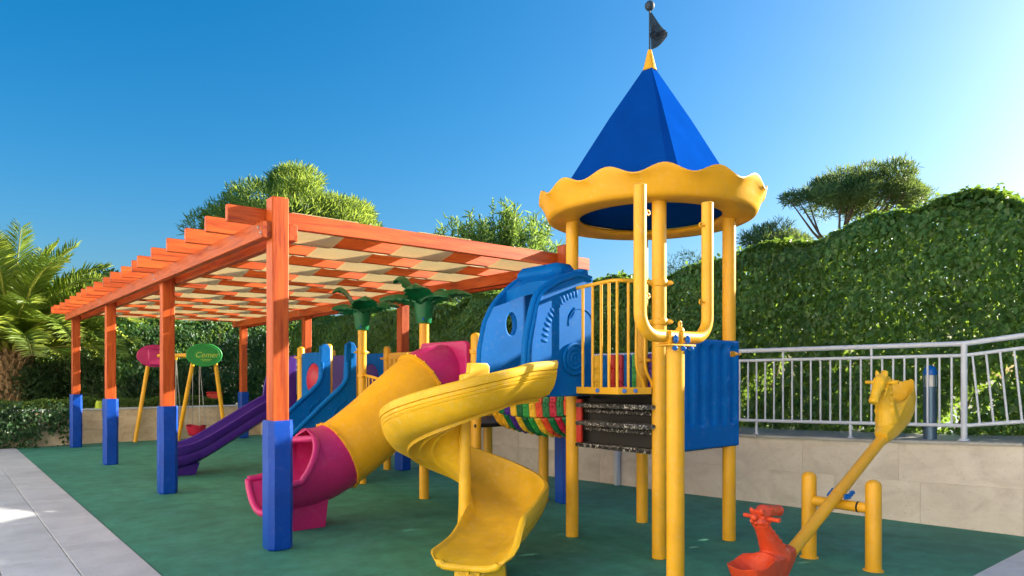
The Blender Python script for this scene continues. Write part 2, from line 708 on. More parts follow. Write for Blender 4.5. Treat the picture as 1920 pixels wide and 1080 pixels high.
HEDGE = leafmat('creeper_leaf', (.026, .090, .028), (.078, .180, .050), (.30, .46, .05), .38, .40, .4)
BOXH = leafmat('box_leaf', (.03, .07, .012), (.09, .17, .03), (.32, .42, .04), .38)
SHRB = leafmat('shrub_leaf', (.020, .055, .020), (.055, .12, .045), (.16, .26, .06), .34)
PINE = leafmat('pine_needle', (.040, .095, .024), (.13, .22, .045), (.45, .58, .08), .45, .55)
PINE2 = leafmat('far_pine_needle', (.035, .085, .035), (.085, .165, .06), (.26, .36, .08), .36, .55)
BAMB = leafmat('willow_leaf', (.05, .12, .025), (.13, .24, .055), (.36, .52, .09), .42)
PALM = leafmat('palm_leaflet', (.08, .15, .028), (.21, .30, .055), (.62, .72, .10), .45, .38, .5)
RACH = plastic('palm_rachis', (.34, .36, .06), .5, .2)
IVY = leafmat('ivy_leaf', (.010, .040, .014), (.030, .085, .028), (.12, .22, .03), .3)

# ------------------------------------------------------------------ the setting
mb = MB().add([(-300, -300, -.06), (300, -300, -.06), (300, 300, -.06), (-300, 300, -.06)], [(0, 1, 2, 3)])
tag(mb.build('ground', FIELD, None, None), 'dry ground stretching away beyond the hedges', kind='structure')
WALL_Y = 17.9
wall_line = [(8.10, 0.0), (7.85, 2.0), (7.05, 8.37), (6.62, 13.0), (6.45, WALL_Y)]


def wall_x(y):
    return float(np.interp(y, [q[1] for q in wall_line], [q[0] for q in wall_line]))


# rubber floor: a fine sheet, very slightly uneven
nx, ny = 60, 130
gx = np.linspace(1.325, 8.3, nx)
gy = np.linspace(1.85, WALL_Y + .3, ny)
GX, GY = np.meshgrid(gx, gy)
edge = np.minimum(np.minimum(GX - 1.325, GY - 1.85), .3) / .3
GZ = .006 * edge * (np.sin(GX * 1.7 + 1.1 * np.sin(GY)) * np.sin(GY * 1.3))
V = np.stack([GX, GY, GZ], -1).reshape(-1, 3)
idx = np.arange(nx * ny).reshape(ny, nx)
F = np.stack([idx[:-1, :-1], idx[:-1, 1:], idx[1:, 1:], idx[1:, :-1]], -1).reshape(-1, 4)
o = finish_mesh(np_mesh('rubber_floor', V, F), 'rubber_floor', RUBBER, None, 'all', (4.8, 9.0, 0))
tag(o, 'green poured rubber safety floor', kind='structure')

# paving with separate slabs
pav = empty('paving', (0.2, 6, -.03), kind='structure')
pav['label'] = 'pale stone slab paving beside the rubber floor'
tile_meshes = {}


def tile(x0, y0, x1, y1):
    key = (round(x1 - x0, 3), round(y1 - y0, 3))
    if key not in tile_meshes:
        w, h = x1 - x0, y1 - y0
        tile_meshes[key] = MB().box((-w / 2, -h / 2, 0), (w / 2, h / 2, .03), .003).mesh('tile')
        tile_meshes[key].materials.append(PAVE)
    o = bpy.data.objects.new('tile', tile_meshes[key])
    link(o, pav, ((x0 + x1) / 2, (y0 + y1) / 2, -.024 + random.uniform(-.001, .001)))


g = .004
for ci in range(8):
    x1 = 1.322 - ci * .465
    off = (ci % 2) * .45
    y = 1.85 - off
    while y < WALL_Y - .05:
        ye = min(y + .9, WALL_Y - .02)
        if ye - y > .1:
            if not (ci >= 4 and y > 14):
                tile(x1 - .465 + g, max(y, .9) + g, x1 - g, ye - g)
        y += .9
for ri in range(3):
    y1 = 1.846 - ri * .465
    x = 1.35 - (ri % 2) * .45
    while x < 8.2:
        tile(x + g, y1 - .465 + g, x + .9 - g, y1 - g)
        x += .9
o = MB().box((-4.5, -.2, -.05), (1.322, WALL_Y, -.0285), .001).build('mortar_bed', SOIL, pav)
o = MB().box((1.3225, -.2, -.05), (8.4, 1.846, -.0285), .001).build('mortar_bed', SOIL, pav)
tag(pav, kind='structure')

# ---- retaining wall on the right, of travertine slabs under a grey coping
def wall_top(y):
    return float(np.interp(y, [-2, 2.0, 2.5, 4.7, 8, 18], [.95, .875, .845, .80, .78, .76])) - .03


rw = empty('retaining_wall', (7.4, 7, 0), 'long travertine clad retaining wall with grey coping below the railing', 'wall')
random.seed(3)


def slab(p0, p1, z00, z01, z10, z11, nrm, mat, parent, th=.05, ins=.0016):
    """slab on the wall face from p0 to p1; z bottoms and tops at both ends"""
    d = (Vector(p1) - Vector(p0)).normalized()
    a, b = Vector(p0) + d * ins, Vector(p1) - d * ins
    n = Vector(nrm)
    j = random.uniform(-.0025, .0025)
    vs = []
    for k in (0, 1):
        for pp, zb, zt in ((a, z00, z01), (b, z10, z11)):
            q = pp + n * (j if k == 0 else th)
            vs += [(q.x, q.y, zb + ins), (q.x, q.y, zt - ins)]
    f = [(0, 1, 3, 2), (4, 6, 7, 5), (0, 4, 5, 1), (2, 3, 7, 6), (1, 5, 7, 3), (0, 2, 6, 4)]
    return MB().add(vs, f).build('slab', mat, parent, None)


def clad(line, parent, mat, topf, split, nrm_sign=1, step=(.75, 1.15)):
    for (xa, ya), (xb, yb) in zip(line[:-1], line[1:]):
        A, B = Vector((xa, ya, 0)), Vector((xb, yb, 0))
        L = (B - A).length
        d = (B - A) / L
        n = Vector((d.y, -d.x, 0)) * nrm_sign
        for row in (0, 1):
            cuts = [0]
            while cuts[-1] < L - .6:
                cuts.append(cuts[-1] + random.uniform(*step))
            cuts = [c for c in cuts if c < L - .3] + [L]
            for c0, c1 in zip(cuts[:-1], cuts[1:]):
                P, Q = A + d * c0, A + d * c1
                s0, s1 = split(P), split(Q)
                if row == 0:
                    slab(P, Q, -.02, s0, -.02, s1, n, mat, parent)
                else:
                    slab(P, Q, s0, topf(P), s1, topf(Q), n, mat, parent)


clad(wall_line, rw, TRAV, lambda P: wall_top(P.y), lambda P: wall_top(P.y) * .52)
# core and coping
for (xa, ya), (xb, yb) in zip(wall_line[:-1], wall_line[1:]):
    A, B = Vector((xa, ya, 0)), Vector((xb, yb, 0))
    d = (B - A).normalized()
    n = Vector((d.y, -d.x, 0))
    za, zb = wall_top(ya), wall_top(yb)
    vs = []
    for P, z in ((A, za), (B, zb)):
        for q, zz in ((P + n * .007, -.05), (P + n * .007, z - .006), (P + n * .3, z - .006), (P + n * .3, -.05)):
            vs.append((q.x, q.y, zz))
    MB().add(vs, [(0, 1, 5, 4), (1, 2, 6, 5), (2, 3, 7, 6), (0, 3, 2, 1), (4, 5, 6, 7)]).build('core', TRAV, rw, None)
    L = (B - A).length
    k = max(1, round(L / 1.2))
    for i in range(k):
        P, Q = A + d * (L * i / k + .003), A + d * (L * (i + 1) / k - .003)
        zp, zq = wall_top(P.y), wall_top(Q.y)
        secs = []
        for S, z in ((P, zp), (Q, zq)):
            secs.append([S - n * .025 + Vector((0, 0, z)), S - n * .025 + Vector((0, 0, z + .024)), S - n * .018 + Vector((0, 0, z + .03)),
                         S + n * .36 + Vector((0, 0, z + .03)), S + n * .36 + Vector((0, 0, z))])
        MB().sweep(secs).build('coping_stone', COPE, rw, None)

# walkway behind it and planting bed behind the far wall
vs, fs = [], []
wy = np.linspace(-6, 24, 31)
for y in wy:
    x = wall_x(y) if y > 0 else 8.1 - y * .125
    z = wall_top(y) + .022
    vs += [(x + .3, y, z), (x + 9, y, z)]
for i in range(len(wy) - 1):
    fs.append((2 * i, 2 * i + 1, 2 * i + 3, 2 * i + 2))
tag(MB().add(vs, fs).build('walkway', COPE, None, None), 'grey walkway between the railing and the hedge', kind='structure')
mb = MB().box((-14, WALL_Y + .25, .1), (6.6, 26, .70), .01)
tag(mb.build('planting_bed', SOIL, None, None), 'raised planting bed behind the far wall', kind='structure')

# far planter wall
fw = empty('planter_wall', (2, WALL_Y, 0), 'low pitted travertine planter wall behind the swing', 'wall')
FT = .74
clad([(6.5, WALL_Y), (-7.0, WALL_Y)], fw, TRAV2, lambda P: FT, lambda P: FT * .42, 1, (.9, 1.3))
MB().box((-7, WALL_Y + .03, -.05), (6.5, WALL_Y + .25, FT - .004), .004).build('core', SOIL, fw, None)
for i in range(11):
    MB().box((-7 + i * 1.227 + .002, WALL_Y - .03, FT), (-7 + (i + 1) * 1.227 - .002, WALL_Y + .27, FT + .035), .006).build('coping_stone', PAVE, fw, None)

# ---- unseen cream building added left of the camera to bounce sunlight into the shade
PLAST = stone('cream_plaster', (.66, .60, .50), (.74, .68, .58), (.80, .74, .64), .8, 0, .8)
GLAS = plastic('window_glass', (.05, .07, .09), .08, .05)
hb = empty('bounce_building', (-9.5, 6, -.05), 'unseen cream plastered building added as bounce fill beside the paved terrace', 'building')
MB().box((-13, -16, -.05), (-7.5, 30, 10.2), .02).build('wall', PLAST, hb)
MB().box((-13.2, -16.2, 10.2), (-7.3, 30.2, 10.5), .03).build('roof', PLAST, hb)
for fl_ in range(3):
    for k in range(11):
        y0_, z0_ = -14.2 + k * 4.0, .9 + fl_ * 3.2
        wnd = MB().box((-7.53, y0_, z0_), (-7.46, y0_ + 1.3, z0_ + 1.5), .01).build('window', WHITE, hb)
        MB().box((-7.47, y0_ + .06, z0_ + .06), (-7.452, y0_ + 1.24, z0_ + 1.44), .003).build('pane', GLAS, wnd)
mb = MB().box((-7.4, -14, -.055), (-2.5, 26, -.0295), .004)  # unseen paving added in front of the bounce wall, for reflected sunlight
tag(mb.build('bounce_terrace', PAVE, None, None), 'pale sunlit terrace added out of view to bounce sunlight', kind='structure')

# ------------------------------------------------------------------ pergola
PX0, PX1 = 2.31, 5.78
PYS = [6.0, 9.73, 13.47, 17.2]
PAD_H = 1.116
pg = empty('pergola', (4.05, 11.6, 0), 'orange stained timber pergola with woven beige shade cloth and blue padded posts', 'pergola')
HB0, HB1 = 2.68, 2.825           # beams
HR0, HR1 = 2.815, 2.958          # rafters
for ix, x in enumerate((PX0, PX1)):
    for iy, y in enumerate(PYS):
        top = 3.046 if iy == 0 else 2.80
        po = MB().box((x - .074, y - .074, 0), (x + .074, y + .074, top), .010).build('post', WOODZ, pg)
        # padded sleeve, octagonal with soft creases
        w, c = .108, .040
        ring = [(w, w - c), (w - c, w), (-w + c, w), (-w, w - c), (-w, -w + c), (-w + c, -w), (w - c, -w), (w, -w + c)]
        secs = []
        rr = random.Random(ix * 7 + iy)
        for k, z in enumerate([.004, .02, .18, .36, .54, .72, .9, 1.06, PAD_H - .012, PAD_H]):
            s = .93 if k in (0,) else (.985 if k == 9 else 1.0)
            secs.append([(x + px_ * s + rr.uniform(-.003, .003), y + py_ * s + rr.uniform(-.003, .003), z + (rr.uniform(-.004, .004) if k > 7 else 0)) for px_, py_ in ring])
        MB().sweep(secs).build('pad', PADB, po, 25)
# twin beams either side of the posts
for x in (PX0, PX1):
    for s in (-1, 1):
        xx = x + s * .117
        MB().box((xx - .04, PYS[0] - .06, HB0), (xx + .04, PYS[-1] + .32, HB1), .006).build('beam', WOODY, pg)
    for y in PYS:
        for dz_, dy_ in ((.045, -.03), (.10, .03)):
            MB().lathe([(0, .010), (.010, .008), (.013, 0), (.016, 0), (.016, -.003)], (x - .157, y + dy_, HB0 + dz_), 10, (-1, 0, 0)).build('bolt', CHAIN, pg)
# rafters
raf = [PYS[0] + .118]
n1 = [.70, 1.37, 2.03, 2.72, 3.42]
raf += [PYS[0] + t for t in n1] + [PYS[0] + 3.64 + .21]
raf += [PYS[0] + t for t in (4.47, 5.12, 5.78, 6.46, 7.16)] + [PYS[0] + 7.60]
raf += [PYS[0] + t for t in (8.25, 8.95, 9.65, 10.35, 11.05, 11.5)]
rr = random.Random(5)
for i, y in enumerate(raf):
    dz = 0
    MB().box((PX0 - .40 + rr.uniform(-.015, .015), y - .03, HR0 + dz), (PX1 + .50, y + .03, HR1 + dz), .005).build('rafter', WOODX, pg)
    # screw eyes that hold the cloth
    if i < 4:
        for k in range(6):
            xx = PX0 + .3 + k * .6 + rr.uniform(-.1, .1)
            MB().tube([(xx, y, HR1 - .01), (xx, y, HR1 + .018)], .006, 6).build('screw_eye', CHAIN, pg)
# woven cloth strips: over one rafter and under the next
sx0 = PX0 + .165
sw = .661
main = [raf[0]] + raf[1:]
for k in range(5):
    xa, xb = sx0 + k * sw + .004, sx0 + (k + 1) * sw - .004
    pts = []
    for i, y in enumerate(main):
        over = (i % 2 == 0) == (k % 2 == 0)
        if i == 0 and not over:
            pts += [(y + .034, HR1 - .05), (y + .05, HR1 - .045)]
            continue
        z = HR1 + .005 if over else HR0 - .006
        pts += [(y - .036, z), (y + .036, z)]
    cs = []
    for j in range(len(pts) - 1):
        (y0, z0), (y1, z1) = pts[j], pts[j + 1]
        m_ = 6 if y1 - y0 > .1 else 1
        for q in range(m_):
            t = q / m_
            cs.append((y0 + (y1 - y0) * t, z0 + (z1 - z0) * t - .018 * math.sin(math.pi * t) * (m_ > 1)))
    cs.append(pts[-1])
    loops = []
    for (y, z) in cs:
        loops.append([(xa, y, z - .0015), (xb, y, z - .0015), (xb, y, z + .0015), (xa, y, z + .0015)])
    MB().sweep(loops).build('shade_strip', CLOTH, pg, 50)

# ------------------------------------------------------------------ play structure
ps = empty('play_structure', (4.9, 7.2, 0), 'large colourful climbing frame with slides, bridges and a blue pointed tower roof', 'climbing frame')
XA, XB = 4.615, 5.62
PR = .0594


def post(x, y, z1, dome=True, mat=YEL, r=PR):
    mb = MB()
    if dome:
        mb.tube([(x, y, 0), (x, y, z1 - r * .8)], r, 20, dome=True)
    else:
        mb.tube([(x, y, 0), (x, y, z1)], r, 20)
    return mb.build('post', mat, ps, 40)


def clamp(p, z, parent, r=PR, ears=((1, 0),), mat=YEL):
    x, y = p
    mb = MB().lathe([(r - .002, z - .026), (r + .009, z - .024), (r + .011, z - .02), (r + .011, z + .02), (r + .009, z + .024), (r - .002, z + .026)], (x, y, 0), 20)
    for ex, ey in ears:
        l = math.hypot(ex, ey)
        ex, ey = ex / l, ey / l
        a = Vector((x + ex * (r + .004), y + ey * (r + .004), z))
        b = Vector((x + ex * (r + .045), y + ey * (r + .045), z))
        mb.tube([a, b], [.022, .016], 8)
        mb.tube([b - Vector((ey, -ex, 0)) * .02, b + Vector((ey, -ex, 0)) * .02], .010, 8)
    return mb.build('clamp', mat, parent, 40)


TA = {'P1': (XA, 3.68), 'P2': (XA, 4.70), 'P3': (XB, 3.68), 'P4': (XB, 4.70)}
tower_posts = {}
for kx, (x, y) in TA.items():
    tower_posts[kx] = post(x, y, 2.95, False)
clamp(TA['P1'], 2.265, tower_posts['P1'], ears=((-1, .4), (.7, -1)))
clamp(TA['P1'], 1.945, tower_posts['P1'], ears=((-1, .4), (.7, -1)))
clamp(TA['P4'], 1.66, tower_posts['P4'], ears=((0, -1),))
clamp(TA['P3'], 1.70, tower_posts['P3'], ears=((1, -.5), (-.4, -1)))
# ---- roof
TC = (XA + .502, 4.19)
roof = empty('roof', (TC[0], TC[1], 2.93))
roof.parent = ps
roof.location = Vector((TC[0], TC[1], 2.93)) - WLOC['play_structure']
WLOC[roof.name] = Vector((TC[0], TC[1], 2.93))
seg = 168
prof_n = 0
secs = []
for k in range(seg):
    a = 2 * math.pi * k / seg
    sc = .034 * math.cos(14 * (a - .35))
    top = 3.140 + sc
    prof = [(.66, 2.985), (.645, 2.965), (.66, 2.945), (.70, 2.937), (.86, 2.932), (.915, 2.934), (.938, 2.945), (.952, 2.97), (.975, 3.03), (1.002, 3.03 + (top - 3.03) * .6), (1.026, top - .012), (1.026, top), (1.012, top + .003),
            (1.0, top - .012), (.975, 3.03 + (top - 3.03) * .6), (.945, 3.035), (.92, 2.985), (.86, 2.975)]
    secs.append([(TC[0] + r_ * math.cos(a), TC[1] + r_ * math.sin(a), z_) for r_, z_ in prof])
secs.append(secs[0])
MB().sweep(secs, True, False).build('scalloped_rim', YEL, roof, 45)
# square pyramid with softened edges
mb = MB()
base_z, top_z, Rb, Rt = 3.02, 4.335, .925, .062
rot0 = math.atan2(-TC[1], -TC[0]) + R(13)     # a corner turned to the right of the camera
def ring_sq(Rr, z):
    out = []
    for k in range(4):
        for da in (-3.2, 3.2):
            a = rot0 + k * math.pi / 2 + R(da)
            out.append((TC[0] + Rr * math.cos(a), TC[1] + Rr * math.sin(a), z))
    return out
mb.sweep([ring_sq(Rb - .02, base_z), ring_sq(Rb, base_z), ring_sq(.38, 3.875), ring_sq(Rt, top_z), ring_sq(Rt - .03, top_z), ring_sq(.34, 3.875), ring_sq(Rb - .02, base_z)], True, False)
mb.build('pyramid', ROOF, roof, None)
MB().lathe([(.0, 3.012), (.69, 3.004), (.69, 2.996), (.0, 3.0)], (TC[0], TC[1], 0), 48).build('ceiling_disc', ROOF, roof, 40)
zt = 4.52
MB().lathe([(.0, zt), (.016, zt), (.02, zt - .01), (.060, 4.345), (.066, 4.325), (.05, 4.322), (0, 4.322)], (TC[0], TC[1], 0), 24).build('finial', YEL, roof, 40)
pole = MB().tube([(TC[0], TC[1], 4.5), (TC[0], TC[1], 4.90)], .008, 10).build('flag_pole', NAVY, roof)
MB().ball((TC[0], TC[1], 4.93), .046).build('ball', NAVY, roof, 'all')
# pennant, seen edge to the right, slightly rippled
right = Vector((CA, -SA, 0))
away = Vector((SA, CA, 0))
fl = MB()
n_ = 10
rows = []
tp, bt, tip = Vector((.006, 4.885)), Vector((.014, 4.525)), Vector((.165, 4.655))
secs = []
for i in range(n_ + 1):
    t = i / n_
    lo = bt + (tip - bt) * t + Vector((.0, -.018 * math.sin(math.pi * t)))
    hi = tp + (tip + Vector((0, .02)) - tp) * t
    dep = .03 * math.sin(t * 3.6) * t
    q = []
    for (uu, zz), dd in (((lo.x, lo.y), dep + .03 * t), ((hi.x, hi.y), dep), ((hi.x, hi.y), dep + .003), ((lo.x, lo.y), dep + .033 * t + .003)):
        b = Vector((TC[0], TC[1], 0)) + right * uu + away * dd
        q.append((b.x, b.y, zz))
    secs.append(q)
flag = fl.sweep(secs).build('pennant', NAVY, roof, 60)
tm = text_mesh('Cem', .085, .0008, .35)
tm.transform(frame(Vector((TC[0], TC[1], 4.672)) + right * .068 - away * .004, right + Vector((0, 0, .35)) + away * .12, Vector((0, 0, 1)) - right * .35))
finish_mesh(tm, 'lettering', BLCK, flag)
mb = MB()
arc = [Vector((TC[0], TC[1], 4.695)) + right * (.075 + .052 * math.cos(a)) - away * .006 + Vector((0, 0, .075 * math.sin(a))) for a in np.linspace(R(120), R(325), 14)]
mb.tube(arc, .004, 6).build('swirl', BLCK, flag)

# ---- deck and steps between P1 and P2
deck = MB().box((XA - .01, 3.70, .845), (XB + .02, 4.72, .885), .008).build('deck', GRAN, ps)
for k in range(12):
    y = 3.76 + k * .079
    MB().box((XA - .016, y, .852), (XA + .004, y + .045, .874), .003).build('deck_slot', BLKR, deck)
st = empty('steps', (XA, 4.2, .9)); st.parent = ps; st.location = Vector((XA, 4.2, .9)) - WLOC['play_structure']; WLOC[st.name] = Vector((XA, 4.2, .9))
for z in (1.085, 1.245):
    MB().box((XA - .20, 3.67, z - .022), (XA + .01, 4.47, z + .016), .012).build('tread', GRAN, st)
    MB().box((XA - .055, 3.73, z - .075), (XA + .02, 4.50, z - .042), .012).build('tread_lip', GRAN, st)
MB().box((XA + .03, 3.74, .89), (XA + .06, 4.64, 1.36), .004).build('riser_panel', BLKR, st)
MB().box((XA - .03, 4.55, .89), (XA - .005, 4.62, 1.34), .004).build('stringer', REDP, st)
MB().box((XA - .16, 4.47, 1.29), (XA - .0, 4.49, 1.355), .006).build('side_flange', BLKR, st)
# upper deck bay with its yellow kick plate and blue caps
MB().sweep([[(XA - .02, 3.72, z_), (XB - .02, 3.72, z_), (XB - .02, 4.66, z_), (4.27, 4.66, z_), (4.27, 3.80, z_)] for z_ in (1.335, 1.36)]).build('upper_deck', BLKR, ps, None)
plan = [(4.255, 4.30), (4.245, 3.92), (4.262, 3.815), (4.33, 3.775), (XA - .065, 3.71)]
kp = MB().sweep([[(x_ - .012, y_ - .012, 1.352), (x_ - .012, y_ - .012, 1.408), (x_ + .012, y_ + .012, 1.408), (x_ + .012, y_ + .012, 1.352)] for x_, y_ in plan]).build('kick_plate', YEL, ps, 30)
for (x_, y_) in ((4.238, 4.02), (4.40, 3.752), (4.30, 3.782)):
    MB().lathe([(0, .012), (.016, .010), (.019, .0), (.019, -.01)], (x_ - .012, y_ - .012, 1.38), 14, (-.75, -.66, 0)).build('bolt_cap', CAPB, kp)
gd = empty('guard_rail', (XA - .1, 4.1, 1.4)); gd.parent = ps; gd.location = Vector((XA - .1, 4.1, 1.4)) - WLOC['play_structure']; WLOC[gd.name] = Vector((XA - .1, 4.1, 1.4))
MB().tube(spline([(x_, y_, 2.272 - .02 * (k == 0)) for k, (x_, y_) in enumerate(plan)], 6), .0165, 10).build('top_rail', YEL, gd)
for (x_, y_) in ((4.25, 4.20), (4.25, 4.085), (4.247, 3.985), (4.247, 3.90), (4.258, 3.82), (4.34, 3.773)):
    MB().tube([(x_, y_, 1.40), (x_, y_, 2.27)], .0122, 8).build('baluster', YEL, gd)
for (x_, y_) in ((4.42, 3.75), (4.50, 3.728)):
    MB().tube(spline([(x_, y_, 2.27), (x_ - .01, y_, 1.75), (x_ + .0, y_, 1.56), (x_ + .06, y_ - .01, 1.45), (x_ + .075, y_ - .01, 1.40)], 6), .0122, 8).build('baluster', YEL, gd)

# ---- ribbed blue panel between P1 and P3
def relief(name, w, h, nx, ny, fn, th, M, mat, parent, smooth=60):
    xs, ys = np.linspace(0, w, nx), np.linspace(0, h, ny)
    X, Y = np.meshgrid(xs, ys)
    Z = fn(X, Y)
    top = np.stack([X, Y, Z], -1).reshape(-1, 3)
    bot = np.stack([X, Y, np.full_like(Z, -th)], -1).reshape(-1, 3)
    V = np.concatenate([top, bot])
    n = nx * ny
    i = np.arange(n).reshape(ny, nx)
    F = [np.stack([i[:-1, :-1], i[:-1, 1:], i[1:, 1:], i[1:, :-1]], -1).reshape(-1, 4)]
    j = i + n
    F.append(np.stack([j[:-1, :-1], j[1:, :-1], j[1:, 1:], j[:-1, 1:]], -1).reshape(-1, 4))
    for e in (i[0], i[-1][::-1], i[:, 0][::-1], i[:, -1]):
        F.append(np.stack([e[:-1], e[:-1] + n, e[1:] + n, e[1:]], -1))
    me = np_mesh(name, V, np.concatenate(F))
    me.transform(M)
    return finish_mesh(me, name, mat, parent, smooth)


def ribs(X, Y):
    z = np.zeros_like(X)
    w, h = .975, .95
    for k in range(6):
        cx = .085 + k * .158
        y0, y1 = .25, .855
        dy = np.maximum(np.maximum(y0 - Y, Y - y1), 0)
        d = np.sqrt((X - cx) ** 2 + dy ** 2)
        z -= .034 * np.clip(1 - (d / .052) ** 2, 0, 1) ** .6
    e = np.minimum(np.minimum(X, w - X), np.minimum(Y, h - Y))
    z -= .012 * (1 - np.clip(e / .014, 0, 1)) ** 2
    return z


relief('ribbed_panel', .975, .95, 140, 100, ribs, .045, frame((XA + .075, 3.60, .868), (1, 0, 0), (0, 0, 1)), HOOD, ps)

# ---- blue hood over the start of the spiral slide
hd = empty('slide_hood', (4.2, 4.55, 1.35)); hd.parent = ps; hd.location = Vector((4.2, 4.55, 1.35)) - WLOC['play_structure']; WLOC[hd.name] = Vector((4.2, 4.55, 1.35))
HX1, HX0 = 4.43, 3.72
NY_, FY_ = 4.30, 5.04
HS = .80
arcp = [(HX1 - 4.62, 0)]
NEAR_O = [(0, 1.345), (0, 2.36), (.15, 2.385), (.29, 2.35), (.45, 2.29), (.62, 2.17), (.70, 1.95), (.745, 1.75), (.755, 1.5), (.745, 1.47), (.70, 1.46), (.69, 1.345)]
FAR_O = [(0, 1.345), (0, 2.49), (.10, 2.45), (.24, 2.37), (.36, 2.28), (.49, 2.15), (.59, 1.98), (.645, 1.75), (.66, 1.5), (.65, 1.345)]
def round_top(O):
    q = spline([(a, b, 0) for a, b in O[1:-3]], 5)
    return [O[0]] + [(float(p_[0]), float(p_[1])) for p_ in q] + O[-3:]
eye = [(.25 + .07 * math.cos(a) * .6 - .030 * math.sin(a) * .8, 2.03 + .07 * math.cos(a) * -.8 - .030 * math.sin(a) * .6) for a in np.linspace(0, 2 * math.pi, 22, endpoint=False)]
def side_panel(y, hole, nm):
    M = frame((HX1, y, 0), (-1, 0, 0), (0, 0, 1))
    return plate(nm, round_top(NEAR_O if nm == 'near_side' else FAR_O), [hole], .06, M, HOOD, hd, .018, 50)
near_p = side_panel(NY_, eye, 'near_side')
hole2 = circ(.30, 1.98, .07, .115)
far_p = side_panel(FY_, hole2, 'far_side')
# roof of the hood between the two sides, with a stepped crown
na = [(.0, 2.36), (.15, 2.385), (.29, 2.35), (.40, 2.305)]
fa = [(.0, 2.49), (.10, 2.45), (.24, 2.37), (.36, 2.28)]
def hoodp(t, w):
    a = np.array(spline([(u_, z_, 0) for u_, z_ in na], 4)[t]); b = np.array(spline([(u_, z_, 0) for u_, z_ in fa], 4)[t])
    q = a + (b - a) * w
    return q[0], q[1] + .035 * math.sin(math.pi * w)
secs = []
for t in range(13):
    top, bot = [], []
    for w in np.linspace(0, 1, 9):
        u_, z_ = hoodp(t, w)
        yy = NY_ + .01 + (FY_ - NY_ - .02) * w
        top.append((HX1 - u_, yy, z_ - .004)); bot.append((HX1 - u_, yy, z_ - .06 - (.05 if t == 12 else 0)))
    secs.append(top + bot[::-1])
MB().sweep(secs).build('hood_top', HOOD, hd, 50)
MB().box((HX1 - .30, NY_ + .10, 2.34), (HX1 - .02, FY_ - .06, 2.49), .06).build('crown', HOOD, hd, 40)
MB().box((HX1 - .12, NY_ - .02, 2.36), (HX1 - .015, NY_ + .2, 2.43), .02).build('crown_step', HOOD, hd, 40)
mb = MB()
edge_pts = [(HX1 - u_ * .965, NY_ - .030, z_ - .02) for u_, z_ in [(q_[0], q_[1]) for q_ in spline([(a, b, 0) for a, b in NEAR_O[1:9]], 5)]]
mb.tube(edge_pts, .020, 8)
mb.build('edge_bead', HOOD, hd, 'all')
wc = (HX1 - .215, NY_ - .030, 1.645)
MB().lathe([(0, .012), (.125, .012), (.132, .0)], wc, 40, (0, -1, 0)).build('wheel_disc', HOOD, hd, 50)
for rr_, tr in ((.128, .016), (.085, .013), (.046, .010)):
    MB().lathe([(rr_ + tr * math.cos(a), .012 + tr * .75 * math.sin(a)) for a in np.linspace(0, 2 * math.pi, 13)], wc, 40, (0, -1, 0)).build('wheel_ring', HOOD, hd, 'all')
MB().box((wc[0] - .008, NY_ - .052, wc[2] - .024), (wc[0] + .008, NY_ - .04, wc[2] + .024), .004).build('wheel_mark', HOOD, hd)
for k in range(15):
    a = R(84 - k * 5.4)
    c = (HX1 - (.14 + .42 * math.cos(a)), NY_ - .028, 1.72 + .49 * math.sin(a))
    MB().ball(c, (.042, .009, .017), 10, 6, Matrix.Rotation(a, 3, 'Y')).build('rib', HOOD, hd, 'all')
MB().tube([(HX1 - (.13 + .15 * math.cos(a)), NY_ - .030, 1.95 + .13 * math.sin(a)) for a in np.linspace(R(-10), R(190), 18)], .006, 8).build('brow', HOOD, hd, 'all')

# ---- spiral slide
sp_ = empty('spiral_slide', (3.45, 4.8, 0)); sp_.parent = ps; sp_.location = Vector((3.45, 4.8, 0)) - WLOC['play_structure']; WLOC[sp_.name] = Vector((3.45, 4.8, 0))
C0 = Vector((3.45, 4.80, 0))
rm = .36
path = []
for x in np.linspace(3.86, 3.46, 7):
    path.append(((x, C0.y - rm), (-1, 0)))
for f_ in np.linspace(-90, -416, 64):
    a = R(f_)
    path.append(((C0.x + rm * math.cos(a), C0.y + rm * math.sin(a)), (math.sin(a), -math.cos(a))))
e0 = Vector(path[-1][0]); ed = Vector(path[-1][1])
for d in np.linspace(.05, .93, 16):
    q = e0 + ed * d
    path.append(((q.x, q.y), (ed.x, ed.y)))
S = [0]
for i in range(1, len(path)):
    S.append(S[-1] + (Vector(path[i][0]) - Vector(path[i - 1][0])).length)
zk = spline([(0, 1.355), (.4, 1.30), (.97, 1.04), (1.5, .74), (2.1, .40), (2.6, .27), (3.0, .215), (3.45, .195)], 10)
zs = np.interp(S, [k[0] for k in zk], [k[1] for k in zk])
Stot = S[-1]
prof = [(-.300, .13), (-.285, .07), (-.25, .02), (-.19, .0), (.10, .0), (.20, .025), (.265, .10), (.295, .20), (.300, .255),
        (.312, .272), (.336, .272), (.350, .255), (.345, .205), (.331, .200), (.338, .195), (.336, .172), (.328, .167), (.335, .162), (.331, .139), (.323, .134), (.328, .129),
        (.300, .06), (.245, -.005), (.17, -.035), (.12, -.040), (.115, -.068), (.095, -.066), (.08, -.044), (.02, -.040), (.015, -.068), (-.005, -.066), (-.02, -.044), (-.08, -.040), (-.085, -.068), (-.105, -.066), (-.12, -.044),
        (-.18, -.04), (-.26, -.02), (-.305, .04), (-.322, .13), (-.312, .142)]
secs = []
